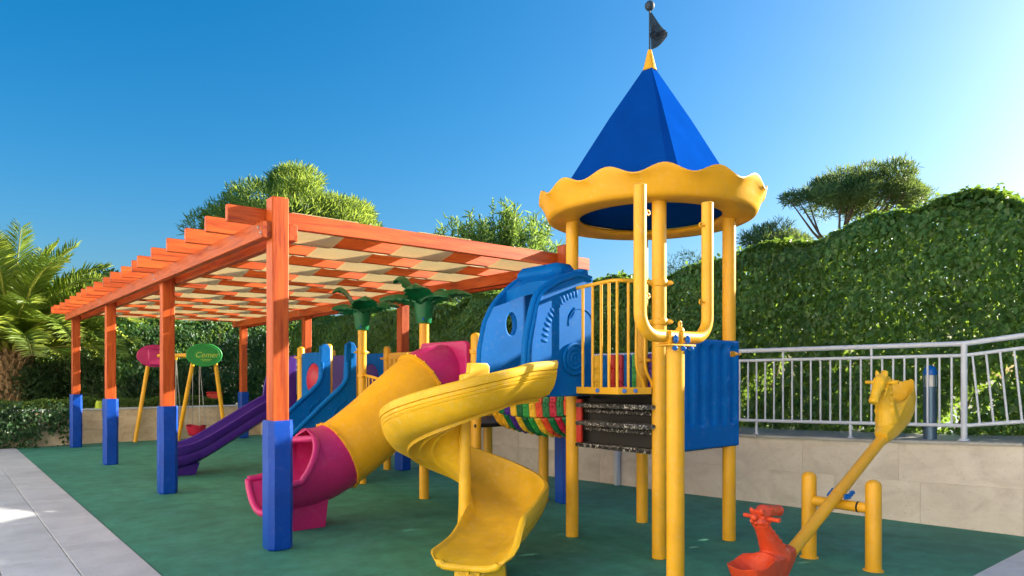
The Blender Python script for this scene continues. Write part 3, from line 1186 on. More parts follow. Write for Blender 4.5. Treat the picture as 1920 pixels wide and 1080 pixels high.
for (pos, hdg), z, s in zip(path, zs, S):
    h = Vector((hdg[0], hdg[1], 0))
    lft = Vector((-h.y, h.x, 0))       # outer side
    te = max(0, (s - (Stot - .34)) / .34)
    wf = 1 - .82 * sm(te)
    ti = max(0, (s - (Stot - .95)) / .5)
    row = []
    for l, zz in prof:
        hh = zz
        if zz > .02:
            hh = zz * (wf if l > 0 else (1 - .75 * sm(ti)))
        ll = l * (1 - .16 * sm((te - .55) / .45) * 0)
        if te > .6:      # rounded lip
            ll *= 1 - .22 * ((te - .6) / .4) ** 2
            hh += .0
        q = Vector((pos[0], pos[1], z)) + lft * ll
        row.append((q.x, q.y, z + hh - (.03 * ((te - .6) / .4) ** 2 if te > .6 else 0)))
    secs.append(row)
MB().sweep(secs).build('trough', SLY, sp_, 50)
lip = [Vector(q_) - Vector((0, 0, .012)) for q_ in secs[-1][1:9]]
MB().tube(spline([tuple(q_) for q_ in lip], 4), .028, 10).build('rolled_lip', SLY, sp_, 'all')
MB().tube([(C0.x, C0.y, .26), (C0.x, C0.y, .40), (C0.x, C0.y, 1.28)], [.062, .052, .047], 20).build('column', SLY, sp_)
q = Vector(path[-6][0])
MB().sweep([[(q.x + sx_ * w_, q.y + sy_ * w_, z_) for sx_, sy_ in ((1, .6), (.6, 1), (-.6, 1), (-1, .6), (-1, -.6), (-.6, -1), (.6, -1), (1, -.6))] for w_, z_ in ((.17, 0), (.155, .17))]).build('foot', SLY, sp_)
# tall inner flange where slide and hood meet
plate('entry_flange', [(0, 1.20), (.27, 1.20), (.27, 1.50), (.20, 1.52), (.19, 1.60), (.02, 1.60), (0, 1.58)], [], .05, frame((3.66, 4.765, 0), (-1, 0, 0), (0, 0, 1)), SLY, sp_, .01)

# ---- bridge of coloured slats between tower and second platform
br = empty('barrel_bridge', (5.1, 5.45, .9)); br.parent = ps; br.location = Vector((5.1, 5.45, .9)) - WLOC['play_structure']; WLOC[br.name] = Vector((5.1, 5.45, .9))
cols = [ORNG, GRNP, CRIM, GRNP, ORNG, SLY, GRN2, DGRN, SLY, PURP, GRNP, YEL, YEL]
far_cols = [ORNG, PURP, HOOD, GRN2, HOOD, CRIM, REDP, HOOD, SLY, GRNP, ORNG, PURP, CRIM]
blk = {}
def block_mesh(mat, w, h, t):
    key = (mat.name, round(w, 3), round(h, 3))
    if key not in blk:
        mb = MB().box((-t / 2, -w / 2, -h / 2), (t / 2, w / 2, h / 2), .012)
        for zz in (-.28, .25):      # two raised ovals on the outer face
            mb.ball((-t / 2, 0, h * zz), (.012, w * .22, h * .13), 8, 4)
        me = mb.mesh('slat')
        me.materials.append(mat)
        me.polygons.foreach_set('use_smooth', np.ones(len(me.polygons), dtype=bool))
        me.set_sharp_from_angle(angle=R(35))
        blk[key] = me
    return blk[key]
bn = 13
for i in range(bn):
    y = 4.80 + (i + .5) * (1.32 / bn)
    # U section: near wall down, across the bottom, up the far wall
    sag = -.05 * math.sin(math.pi * (i + .5) / bn)
    segs = [(4.70, 1.34, 90), (4.72, 1.20, 96), (4.80, 1.06, 125), (4.93, .965, 155), (5.10, .935, 180), (5.27, .95, 205), (5.40, 1.04, 235), (5.49, 1.17, 262), (5.515, 1.32, 270)]
    for j, (x, z, ang) in enumerate(segs):
        mat = cols[i] if j < 5 else far_cols[i]
        wdt = .088 if j % 2 == 0 else .094
        me = block_mesh(mat, wdt, .155, .05)
        o = bpy.data.objects.new('slat', me)
        link(o, br, (x, y + (.012 if j % 2 else -.012), z + sag))
        o.rotation_euler = (0, R(-(ang - 90)), 0)
for i in range(15):
    y = 4.50 + i * .108
    for j in range(5):
        o = bpy.data.objects.new('slat', block_mesh(far_cols[i % 13], .086, .155, .05))
        link(o, br, (5.665, y, 1.06 + j * .148))
for zz in (1.40,):
    MB().tube([(4.66, 4.72, zz), (4.66, 5.45, zz - .05), (4.66, 6.2, zz)], .02, 8).build('cable', YEL, br)
    MB().tube([(5.70, 4.45, 1.66), (5.70, 6.2, 1.66)], .02, 8).build('cable', WHTP, br)

# ---- second platform (posts Q) with the tube slide
YQ0, YQ1 = 6.21, 7.30
q1 = post(XA, YQ0, 1.98)
q2 = post(XB, YQ0, 1.98)
q3 = post(XA + .02, YQ1, 2.18, False)
q4 = post(XB, YQ1, 1.98)
clamp((XA, YQ0), 1.77, q1, ears=((-.3, 1), (1, 0)))
clamp((XA, YQ0), 1.60, q1, ears=((-.3, 1), (1, 0)))
MB().box((XA - .05, YQ0 - .05, .93), (XB + .05, YQ1 + .05, .975), .01).build('deck', BLKR, ps)
# small support legs under the platforms
ts = empty('tube_slide', (3.5, 6.72, 0)); ts.parent = ps; ts.location = Vector((3.5, 6.72, 0)) - WLOC['play_structure']; WLOC[ts.name] = Vector((3.5, 6.72, 0))
TY = 6.74
plate('flange', rrect(0, 0, .92, .92, .05), [circ(.46, .50, .33)], .06, frame((XA - .06, TY + .46, .96), (0, -1, 0), (0, 0, 1)), PINK, ts, .012)
tpath = spline([(4.60, 1.50), (4.44, 1.495), (4.25, 1.425), (3.95, 1.20), (3.62, .935), (3.30, .72), (3.05, .615), (2.80, .575), (2.62, .57), (2.44, .572)], 12)
TR = .355


def tube_sec(i, r, a0=-180., a1=180., n=40, closed=True):
    x, z = tpath[i]
    j0, j1 = max(i - 1, 0), min(i + 1, len(tpath) - 1)
    tx, tz = tpath[j1][0] - tpath[j0][0], tpath[j1][1] - tpath[j0][1]
    l = math.hypot(tx, tz)
    tx, tz = tx / l, tz / l
    nx_, nz_ = (-tz, tx) if tx > 0 else (tz, -tx)     # upward normal
    if nz_ < 0: nx_, nz_ = -nx_, -nz_
    out = []
    for k in range(n if closed else n + 1):
        a = R(a0 + (a1 - a0) * k / n)           # 0 = bottom
        out.append((x - nx_ * r * math.cos(a), TY + r * math.sin(a), z - nz_ * r * math.cos(a)))
    return out


def ix_of(x):
    return int(np.argmin([abs(q[0] - x) for q in tpath]))


def pipe(i0, i1, mat, name, r=TR, th=.015):
    outer = [tube_sec(i, r) for i in range(i0, i1 + 1)]
    inner = [tube_sec(i, r - th) for i in range(i1, i0 - 1, -1)]
    allr = outer + inner + [outer[0]]
    return MB().sweep(allr, True, False).build(name, mat, ts, 60)


iA, iB, iC = ix_of(4.24), ix_of(3.22), ix_of(2.95)
pipe(0, iA, PINK, 'top_section')
tube_o = pipe(iA, iB, TUY, 'tube', TR + .002)
for i_, m_ in ((iA, TUY), (iB, TUY)):
    a_, b_ = (i_, i_ + 1) if i_ == iA else (i_ - 1, i_)
    rg = [tube_sec(a_, TR + .022), tube_sec(b_, TR + .022)]
    rg2 = [tube_sec(b_, TR - .004), tube_sec(a_, TR - .004)]
    ringo = MB().sweep(rg + rg2 + [rg[0]], True, False).build('joint_ring', m_, ts, 40)
    pts = tube_sec(b_ if i_ == iB else a_, TR + .022, -180, 180, 16)
    for q in pts:
        MB().ball(q, .012, 6, 4).build('bolt', YEL, ringo, 'all')
# bottom section with the scooped mouth
outer, inner, rim_l, rim_r = [], [], [], []
nseg = 40
iE = len(tpath) - 1
for i in range(iB, iE + 1):
    t = (i - iC) / (iE - iC)
    half = 179.9 if t <= 0 else (179.9 - 100 * min(1, t / .5) ** .36 - 6 * sm((t - .3) / .7))
    rad = TR + .002 + .045 * sm((t + .45) / .7)
    outer.append(tube_sec(i, rad, -half, half, nseg, False))
    inner.append(tube_sec(i, rad - .02, -half, half, nseg, False))
    if t > 0:
        rim_l.append(tube_sec(i, rad - .01, -half, half, nseg, False)[0])
        rim_r.append(tube_sec(i, rad - .01, -half, half, nseg, False)[-1])
mb = MB()
m_ = nseg + 1
allr = [o_ + list(reversed(i_)) for o_, i_ in zip(outer, inner)]
mb.sweep(allr, True, True)
mb.build('exit_section', PINK, ts, 60)
endrow = tube_sec(iE, TR + .037, -73.9, 73.9, 24, False)
MB().tube([Vector(q) for q in rim_l[::-1] + rim_r[1:]], .034, 12, up=(0, 0, 1)).build('mouth_rim', PINK, ts, 'all')
MB().tube([Vector(q) for q in endrow], .034, 12).build('mouth_rim', PINK, ts, 'all')
MB().sweep([[(2.62 - w_, TY - .20 - w_ * .3, z_), (3.02 + w_ * .2, TY - .20 - w_ * .3, z_), (3.02 + w_ * .2, TY + .2 + w_ * .3, z_), (2.62 - w_, TY + .2 + w_ * .3, z_)] for w_, z_ in ((-.06, 0), (.02, .24), (.04, .33))]).build('foot', PINK, ts, 30)

# ---- sagging bridge rail and third platform
YR0, YR1, YR2 = 8.87, 9.95, 10.98
p_r0 = post(XA, YR0, 2.18, False)
p_r0b = post(XB, YR0, 1.98)
p_r1 = post(XA, YR1, 1.99)
p_r1b = post(XB, YR1, 1.98)
p_r2 = post(XA, YR2, 1.98)
p_r2b = post(XB, YR2, 1.98)
p_r3 = post(XA, 11.95, 1.80)
p_r3b = post(XB, 11.95, 1.98)
clamp((XA, YR0), 1.83, p_r0, ears=((-1, .2), (1, .2)))
clamp((XA, YR0), 1.50, p_r0, ears=((-.3, -1), (1, .2)))
clamp((XA, YR2), 1.80, p_r2, ears=((-.6, .6), (.6, -.6)))
clamp((XB, YR1), 1.78, p_r1b, ears=((-.6, .6), (.6, -.8)))
for (y0_, y1_, nm_) in ((YR0, 11.95, 'deck'), (YQ1 + .06, YR0 - .06, 'bridge_floor')):
    MB().box((XA - .04, y0_ - .05, .955), (XB + .04, y1_ + .05, .995), .01).build(nm_, BLKR, ps)
br2 = empty('bridge_rail', (XA, 8.1, 1)); br2.parent = ps; br2.location = Vector((XA, 8.1, 1)) - WLOC['play_structure']; WLOC[br2.name] = Vector((XA, 8.1, 1))
for xx in (XA, XB):
    ln_ = spline([(xx, YR0 - .06, 1.51), (xx, YR0 - .3, 1.485), (xx, 8.1, 1.42), (xx, 7.6, 1.44), (xx, YQ1 + .06, 1.49)], 6)
    MB().tube(ln_, .02, 10).build('top_rail', YEL, br2)
    MB().tube([(xx, YR0 - .06, 1.02), (xx, YQ1 + .06, 1.02)], .018, 10).build('bottom_rail', YEL, br2)
    for k in range(2, len(ln_) - 1, 2):
        q = ln_[k]
        MB().tube([(xx, q[1], 1.02), q], .011, 8).build('baluster', YEL, br2)
# wall panels
def yz_panel(name, x, y0, y1, z0, z1, holes, mat, parent=ps, th=.035, r=.05):
    M = frame((x, y1, z0), (0, -1, 0), (0, 0, 1))
    return plate(name, rrect(0, 0, y1 - y0, z1 - z0, r), holes, th, M, mat, parent, .008)
def bubble(parent, x, y, z, r, mat):
    MB().lathe([(r * math.cos(a), r * .45 * math.sin(a)) for a in np.linspace(0, math.pi / 2, 8)], (x, y, z), 24, (-1, 0, 0)).build('bubble_window', mat, parent, 'all')
for (x, y0, y1, m2) in ((XA, YR1 + .07, YR2 - .07, CRIM), (XB, YR1 + .07, YR2 - .07, PURP), (XB, YR2 + .07, 11.88, CRIM), (XB, YR0 + .07 + 0, YR1 - .07, None)):
    w_ = y1 - y0
    if m2 is None:
        pnl = yz_panel('slotted_panel', x, y0, y1, 1.02, 1.86, [rrect(.08 + k * .13, .38, .13 + k * .13, .76, .024) for k in range(6)], YEL)
    else:
        pnl = yz_panel('window_panel', x, y0, y1, 1.02, 1.86, [circ(w_ / 2, .42, .27)], HOOD)
        bubble(pnl, x + .05, (y0 + y1) / 2, 1.44, .29, m2)
MB().box((XB + .12, 9.2, 1.0), (XB + .16, 9.75, 1.72), .02).build('inner_panel', CRIM, ps)

# ---- blue stair with moulded side panels
bs = empty('stair', (4.0, 9.4, 0)); bs.parent = ps; bs.location = Vector((4.0, 9.4, 0)) - WLOC['play_structure']; WLOC[bs.name] = Vector((4.0, 9.4, 0))
def stair_outline():
    return [(.0, .95), (.0, 1.72), (.0, 1.90), (.03, 1.955), (.08, 1.965), (.13, 1.93), (.13, 1.86), (.15, 1.46), (.18, 1.39), (.90, .74), (.96, .66), (.97, 0.0), (.74, 0.0)]
def slot(u, z, w, h):
    return rrect(u - w / 2, z - h / 2, u + w / 2, z + h / 2, w * .48)
for yy in (YR0 + .13, YR1 - .12):
    pn = plate('side_panel', stair_outline(), [slot(.72, .62, .06, .18), slot(.85, .5, .06, .18), slot(.58, .74, .06, .18)], .07, frame((XA - .05, yy, 0), (-1, 0, 0), (0, 0, 1)), HOOD, bs, .014)
    MB().tube(spline([(XA - .05 - .12, yy - .035, 1.70), (XA - .05 - .17, yy - .035, 1.40), (XA - .05 - .55, yy - .035, 1.055), (XA - .05 - .93, yy - .035, .71)], 8), .028, 10).build('hand_grip', HOOD, pn, 'all')
    MB().tube(spline([(XA - .05 - .16, yy - .036, 1.16), (XA - .05 - .32, yy - .036, 1.0), (XA - .05 - .38, yy - .036, .74), (XA - .05 - .32, yy - .036, .6)], 6), .012, 8).build('moulded_line', HOOD, pn, 'all')
for k in range(5):
    u = .06 + k * .17
    MB().box((XA - .05 - u - .19, YR0 + .16, .80 - k * .19 - .03), (XA - .05 - u, YR1 - .15, .80 - k * .19), .012).build('tread', HOOD, bs)

# ---- purple slide
pu = empty('purple_slide', (3.6, 11.4, 0)); pu.parent = ps; pu.location = Vector((3.6, 11.4, 0)) - WLOC['play_structure']; WLOC[pu.name] = Vector((3.6, 11.4, 0))
PY_ = 11.46
ppath = spline([(4.62, .99), (4.40, .985), (4.19, .93), (3.68, .635), (3.25, .385), (3.02, .285), (2.85, .25), (2.66, .245)], 8)
pprof = [(-.25, .20), (-.235, .06), (-.20, .01), (-.14, 0), (.14, 0), (.20, .01), (.235, .06), (.25, .20), (.275, .215), (.30, .20), (.295, .07), (.287, .062), (.292, .054), (.275, -.07), (.20, -.12), (-.20, -.12), (-.275, -.07), (-.292, .054), (-.287, .062), (-.295, .07), (-.30, .20), (-.275, .215)]
secs = []
for i, (x, z) in enumerate(ppath):
    t = i / (len(ppath) - 1)
    wf = 1 - .75 * sm((t - .88) / .12)
    secs.append([(x, PY_ - l, z + (zz * wf if zz > .02 else zz)) for l, zz in pprof])
MB().sweep(secs).build('trough', PURP, pu, 50)
MB().sweep([[(2.72, PY_ - .17, z_), (3.08 + w_, PY_ - .17, z_), (3.08 + w_, PY_ + .17, z_), (2.72, PY_ + .17, z_)] for w_, z_ in ((0, 0), (.06, .18))]).build('foot', PURP, pu)
for yy, nm_ in ((PY_ - .30, 'side_wing'), (PY_ + .30, 'side_wing')):
    plate(nm_, [(0, .98), (0, 1.80), (.08, 1.80), (.22, 1.62), (.30, 1.3), (.32, 1.0)], [], .05, frame((XA - .02, yy, 0), (-1, 0, 0), (0, 0, 1)), PURP, pu, .012)
yz_panel('back_panel', XB - .1, YR2 + .1, 11.85, 1.0, 1.85, [], PURP)
MB().box((XA - .06, PY_ - .3, 1.68), (XA - .0, PY_ + .3, 1.84), .02).build('header', PURP, pu)

# ---- moulded palm tops
def palm_top(x, y, z, parent, rot, k=1.0):
    pt = MB().lathe([(.0, z + .29), (.12, z + .29), (.135, z + .26), (.112, z + .16), (.098, z + .08), (.088, z), (.080, z - .012), (0, z - .012)], (x, y, 0), 24).build('palm_cup', GRNP, parent, 50)
    MB().ball((x - CA * 0 - SA * .098, y - CA * .098, z + .035), .017, 10, 6).build('bolt_cap', CAPB, pt, 'all')
    lens = [.46, .50, .36, .50, .46, .40, .50]
    for i in range(7):
        a = rot + i * 2 * math.pi / 7
        L = lens[i] * k
        rise = [.20, .07, .34, .06, .18, .10, .16][i]
        d = Vector((math.cos(a), math.sin(a), 0)); sdir = Vector((-d.y, d.x, 0))
        secs = []
        n = 12
        for j in range(n + 1):
            t = j / n
            c = Vector((x, y, z + .25)) + d * (.05 + L * t) + Vector((0, 0, rise * math.sin(t * 1.9) + .10 * t - .16 * t * t))
            w = (.150 * math.sin(min(1, t * .86 + .14) * math.pi) ** .8 + .006) * (1 + (.16 if j % 2 else -.10) * (t > .15))
            th = .024 * (1 - t * .5)
            secs.append([c - sdir * w - Vector((0, 0, .03 * w / .09)), c + Vector((0, 0, th)), c + sdir * w - Vector((0, 0, .03 * w / .09)), c + sdir * w - Vector((0, 0, .03 * w / .09 + th)), c - Vector((0, 0, th * .6)), c - sdir * w - Vector((0, 0, .03 * w / .09 + th))])
        MB().sweep(secs).build('palm_leaf', GRNP, pt, 35)
palm_top(XA + .02, YQ1, 2.155, q3, .3, 1.05)
palm_top(XA, YR0, 2.15, p_r0, .75, 1.0)

# ------------------------------------------------------------------ U-shaped tube frame on its own post
UX, UY = 3.864, 2.944
uf = empty('tube_frame', (UX, UY, 0), 'yellow post carrying a large U shaped tube frame in front of the tower', 'play post')
MB().tube([(UX, UY, 0), (UX, UY, 1.70)], .0605, 24).build('post', YEL, uf)
hw, rc, z0, z1 = .365, .15, 1.765, 2.72
pts = [(UX - hw, UY, z1)]
pts += [(UX - hw, UY, z0 + rc + .3)]
for a in np.linspace(180, 270, 9):
    pts.append((UX - hw + rc + rc * math.cos(R(a)), UY, z0 + rc + rc * math.sin(R(a))))
for a in np.linspace(270, 360, 9):
    pts.append((UX + hw - rc + rc * math.cos(R(a)), UY, z0 + rc + rc * math.sin(R(a))))
pts += [(UX + hw, UY, z0 + rc + .3), (UX + hw, UY, z1)]
ut = MB().tube(pts, .0415, 20, up=(0, 1, 0)).build('u_tube', YEL, uf)
for s in (-1, 1):
    MB().lathe([(0, .008), (.036, .006), (.0425, 0), (.0425, -.01), (.036, -.012)], (UX + s * hw, UY, z1 + .004), 18).build('end_cap', YEL, ut)
    for zz in (2.56, 2.02):
        e = MB().tube([(UX + s * (hw - .03), UY, zz), (UX + s * (hw - .062), UY, zz)], .008, 8)
        cx_ = UX + s * (hw - .078)
        e.tube([(cx_ + .016 * math.cos(a), UY, zz + .016 * math.sin(a)) for a in np.linspace(0, 2 * math.pi, 13)], .006, 6)
        e.build('eyelet', YEL, ut, 'all')
MB().box((UX - .135, UY - .07, 1.700), (UX + .135, UY + .07, 1.712), .003).build('bracket_plate', YEL, uf)
for i, (dx, dz) in enumerate(((-.07, 0), (.06, 0), (-.09, -1), (.0, -1), (.085, -1))):
    if dz == 0:
        MB().box((UX + dx - .022, UY - .075, 1.712), (UX + dx + .022, UY - .035, 1.775), .018).build('bolt_cap', CAPB, uf)
        MB().box((UX + dx - .05, UY - .052, 1.712), (UX + dx - .028, UY + .05, 1.80), .008).build('saddle_bracket', YEL, uf)
    else:
        MB().box((UX + dx - .022, UY - .085, 1.668), (UX + dx + .022, UY - .045, 1.700), .014).build('bolt_cap', CAPB, uf)
MB().lathe([(.03, 0), (.026, .02), (.01, .03), (.0, .032)], (UX + .05, UY, 1.765 + .04), 14).tube([(UX + .05 + .014 * math.cos(a), UY, 1.85 + .022 * math.sin(a)) for a in np.linspace(0, 2 * math.pi, 13)], .006, 6).build('ring_bolt', YEL, uf, 'all')

# ------------------------------------------------------------------ seesaw
ss = empty('seesaw', (5.58, 2.64, 0), 'yellow seesaw with an orange and a yellow horse seat', 'seesaw')
SY = 2.643
for y, zt in ((2.90, .715), (2.386, .705)):
    MB().tube([(5.583, y, 0), (5.583, y, zt - .05)], .0585, 22, dome=True).build('stand_post', YEL, ss)
    MB().lathe([(.075, 0), (.073, .006), (.06, .010)], (5.583, y, .002), 20).build('foot_plate', YEL, ss)
MB().tube([(5.583, 2.95 - .05, .475), (5.583, 2.386 + .01, .475)], .041, 18).build('crossbar', YEL, ss)
MB().lathe([(.041, -.008), (.0435, -.006), (.0435, .006), (.041, .008)], (5.583, 2.50, .475), 20, (0, 1, 0)).build('grease_ring', BLKR, ss)
BA = R(25.8)
U_ = Vector((math.cos(BA), 0, math.sin(BA)))
W_ = Vector((-math.sin(BA), 0, math.cos(BA)))
piv = Vector((5.583, SY, .580))
b0, b1 = piv - U_ * .90, piv + U_ * .90
MB().tube([b0 - U_ * .05, piv, b1 + U_ * .05], .0455, 22).build('beam', YEL, ss)
MB().tube([piv - U_ * .07 - W_ * .0, piv + U_ * .0 - W_ * .0], .0485, 22).build('beam_sleeve', YEL, ss)
for s in (-1, 1):
    kb = MB()
    for k in range(3):
        c = piv + Vector((0, s * .062, 0)) - W_ * .03 + U_ * (-.035 + k * .035) + W_ * 0
        kb.tube([c, c + Vector((0, s * .028, 0)) + W_ * .012], .0155, 10)
    kb.box(piv + Vector((-.05, s * .05, -.055)), piv + Vector((.05, s * .066, -.015)), .004)
    kb.build('pivot_bolts', CAPB, ss)


def horse_mesh(O, u, w):
    """u: towards the pivot along the beam, w: up off the beam, v: sideways"""
    u, w = Vector(u), Vector(w)
    v = w.cross(u)
    L = lambda a, b, c: O + u * (a if a > -.25 else -.25 + (a + .25) * .78) + v * b + w * c
    mb = MB()
    secs = []
    for (a, hw_, bo, ri, ce) in ((.05, .060, -.058, .055, .075), (-.04, .085, -.075, .08, .115), (-.15, .112, -.095, .125, .17), (-.25, .125, -.10, .175, .215), (-.33, .142, -.10, .225, .17),
                                 (-.40, .150, -.095, .235, .135), (-.48, .150, -.07, .245, .135), (-.55, .145, -.02, .27, .18), (-.60, .128, .06, .295, .245), (-.625, .10, .15, .305, .285)):
        ring = []
        for k in range(11):      # lower half from rim round the belly to the other rim
            t = math.pi * k / 10
            cx = math.cos(t)
            sy = math.sin(t) ** .7
            hw_s = hw_ * .88
            ring.append(L(a, hw_s * cx, ri + (bo - ri) * sy))
        for k in range(1, 8):    # across the seat
            t = k / 8
            ring.append(L(a, -hw_ * .80 + 2 * hw_ * .80 * t, ri + (ce - ri) * math.sin(math.pi * t) ** .8))
        secs.append(ring)
    mb.sweep(secs)
    mb.tube([L(-.12, 0, .08), L(-.155, 0, .20), L(-.175, 0, .32), L(-.185, 0, .42), L(-.185, 0, .48)], [.105, .078, .060, .054, .050], 16)
    mb.tube([L(-.20, 0, .475), L(-.13, 0, .465), L(-.06, 0, .432), L(.005, 0, .395), L(.045, 0, .368), L(.062, 0, .356)], [.050, .058, .045, .038, .042, .030], 16)
    mb.ball(L(-.12, 0, .43), (.05, .042, .06))           # jaw
    for s in (-1, 1):
        mb.ball(L(-.095, s * .048, .480), (.020, .014, .014))            # eye
        mb.ball(L(.050, s * .030, .378), .013)            # nostril
        mb.tube([L(-.190, s * .034, .50), L(-.200, s * .038, .528), L(-.196, s * .038, .545)], [.022, .016, .006], 8)
        for k in range(6):
            mb.tube([L(-.235 + .018 * k - .0, s * .028, .46 - k * .045), L(-.20 + .018 * k, s * (.056 + .004 * k), .43 - k * .047), L(-.205 + .02 * k, s * (.058 + .004 * k), .40 - k * .05)], [.02, .016, .006], 7)
        mb.tube([L(-.03, s * .052, .36), L(-.10, s * .055, .40), L(-.16, s * .06, .42)], [.008, .010, .010], 6)
    for k in range(8):
        mb.ball(L(-.245 + .012 * k, 0, .50 - k * .042), .026)
    me = mb.mesh('horse_seat')
    tmp = bpy.data.objects.new('tmp', me)
    COL.objects.link(tmp)
    md = tmp.modifiers.new('r', 'REMESH')
    md.mode = 'VOXEL'
    md.voxel_size = .0058
    ms = tmp.modifiers.new('s', 'SMOOTH')
    ms.factor = .5
    ms.iterations = 3
    dg = bpy.context.evaluated_depsgraph_get()
    out = bpy.data.meshes.new_from_object(tmp.evaluated_get(dg))
    bpy.data.objects.remove(tmp)
    return out, L


for (O, u, mat, lab) in ((b0, U_, ORNG, 'orange horse seat at the low end'), (b1, -U_, SLY, 'yellow horse seat at the raised end')):
    me, L = horse_mesh(O, u, W_)
    hs_ = finish_mesh(me, 'horse_seat', mat, ss, 'all')
    hs_['label'] = lab
    MB().tube([L(-.165, -.135, .445), L(-.165, .135, .445)], .0155, 12).build('handle', mat, hs_)

# ------------------------------------------------------------------ railing on the wall
rl = empty('railing', (7.5, 8, .8), 'white tubular steel railing with thin upright bars along the wall', 'railing')
def rail_pt(y, z, off=.13):
    return Vector(((wall_x(y) if y > 0 else 8.1 - .125 * y) + off, y, z))
def zt_(y): return float(np.interp(y, [2.51, 4.7, 9, 18], [1.822, 1.805, 1.78, 1.76]))
def zm_(y): return zt_(y) - .118
def zb_(y): return float(np.interp(y, [2.51, 4.7, 9, 18], [1.005, .962, .93, .91]))
ys = [2.51, 4.7, 8.37, 13.0, 17.6]
for f_, r_ in ((zt_, .026), (zm_, .018), (zb_, .019)):
    MB().tube([rail_pt(y, f_(y)) for y in ys], r_, 12).build('rail', WHTP, rl)
py = 2.51
po = MB().tube([rail_pt(py, wall_top(py) + .03), rail_pt(py, zt_(py))], .029, 16).build('rail_post', WHTP, rl)
MB().lathe([(.062, 0), (.058, .012), (.04, .03), (.029, .04)], rail_pt(py, wall_top(py) + .028), 16).build('base_flange', WHTP, po)
y = 2.51 + .106
k = 0
while y < 17.5:
    MB().tube([rail_pt(y, zb_(y)), rail_pt(y, zm_(y))], .0105, 8).build('picket', WHTP, rl)
    if k % 9 == 7:
        MB().tube([rail_pt(y, zm_(y)), rail_pt(y, zt_(y))], .014, 8).build('stub', WHTP, rl)
    if k % 10 == 9:
        s_ = MB().tube([rail_pt(y, wall_top(y) + .03), rail_pt(y, zb_(y))], .016, 8).build('stub', WHTP, rl)
        MB().lathe([(.034, 0), (.03, .008), (.016, .018)], rail_pt(y, wall_top(y) + .028), 12).build('base_flange', WHTP, s_)
    y += .106
    k += 1
# rising section beyond the post
SL = .13
for z_, r_ in ((zt_(py), .026), (zm_(py), .018), (zb_(py), .019)):
    MB().tube([rail_pt(py, z_), rail_pt(py - 2.6, z_ + 2.6 * SL)], r_, 12).build('rail', WHTP, rl)
for k in range(1, 20):
    yb = py - .02 - k * .112
    MB().tube([rail_pt(yb, zb_(py) + (py - yb) * SL), rail_pt(yb + .062, zm_(py) + (py - yb - .062) * SL)], .0105, 8).build('picket', WHTP, rl)

# bollard lamp on the walkway
bx, by = PX(1744, 7.25)
bz = wall_top(by) + .022
bl = empty('bollard_lamp', (bx, by, bz), 'blue grey steel bollard lamp standing behind the railing', 'bollard lamp')
MB().tube([(bx, by, bz), (bx, by, bz + .56)], .063, 20).build('column', STEEL, bl)
for k in range(6):
    a = k * math.pi / 3
    MB().tube([(bx + .056 * math.cos(a), by + .056 * math.sin(a), bz + .56), (bx + .056 * math.cos(a), by + .056 * math.sin(a), bz + .68)], .006, 6).build('bar', STEEL, bl)
MB().tube([(bx, by, bz + .56), (bx, by, bz + .68)], .042, 16).build('diffuser', WHITE, bl)
MB().lathe([(0, .10), (.03, .096), (.052, .075), (.063, .04), (.064, 0), (0, 0)], (bx, by, bz + .68), 20).build('dome_cap', CAPB, bl, 50)

# white drain pipe on the wall behind the tower
dy = 6.5
dp = empty('drain_pipe', (wall_x(dy) - .05, dy, 0), 'pale square drain pipe running down the wall behind the tower', 'pipe')
MB().box((wall_x(dy) - .075, dy - .03, 0), (wall_x(dy) - .012, dy + .03, .75), .006).build('pipe', WHTP, dp)
MB().box((wall_x(dy) - .082, dy - .038, .42), (wall_x(dy) - .010, dy + .038, .45), .004).build('pipe_clip', WHTP, dp)

# ------------------------------------------------------------------ swing
sw_ = empty('swing_set', PX(340, 15.9) + (0,), 'yellow swing frame with a green oval end plate and a pink one', 'swing')
def swing_end(cx, d, mat, legs, name, dirv):
    x, y = PX(cx, d)
    z = 1.965
    dirv = Vector(dirv).normalized()
    side = Vector((0, 0, 1)).cross(dirv).normalized()
    M = frame(Vector((x, y, z)), side, (0, 0, 1))
    pl = plate(name, circ(0, 0, .355, .245, 40), [], .05, M, mat, sw_, .016, 50)
    if mat is GRNP or mat is GRN2:
        for sx_ in (.31, .25):
            ringp = [Vector((x, y, z)) + side * (sx_ * math.cos(a)) + Vector((0, 0, sx_ * .68 * math.sin(a))) + dirv * .026 for a in np.linspace(0, 2 * math.pi, 36)]
            MB().tube(ringp, .006, 6).build('raised_ring', mat, pl, 'all')
        tm = text_mesh('Cemer', .17, .001, .3)
        tm.transform(frame(Vector((x, y, z)) + side * .05 + dirv * .030, side, (0, 0, 1)))
        finish_mesh(tm, 'lettering', LETT, pl)
        for kk, (l_, zz) in enumerate(((.13, -.10), (.10, -.13))):
            MB().tube([Vector((x, y, z + zz)) + side * (.02 - l_ + .04) + dirv * .028, Vector((x, y, z + zz)) + side * (.02 + l_) + dirv * .028], .006, 6).build('underline', LETT, pl)
    else:
        q = Vector((x, y, z)) - dirv * 0
        MB().box((-.16, -.02, -.17), (.16, .16, .16), .02, None).mesh
        bxm = MB().box((-.14, .0, -.22), (.14, .17, .15), .03)
        me = bxm.mesh()
        me.transform(frame(q, -side, dirv))
        finish_mesh(me, 'housing', mat, pl, 40)
    for (lx, ld, ox) in legs:
        gx_, gy_ = PX(lx, ld)
        top = Vector((x, y, z - .10)) + side * ox - dirv * .06
        MB().tube([(gx_, gy_, 0), top], .045, 14).build('leg', YEL, sw_)
    return Vector((x, y, z))
tocam = lambda cx: Vector((-PX(cx, 1)[0], -PX(cx, 1)[1], 0))
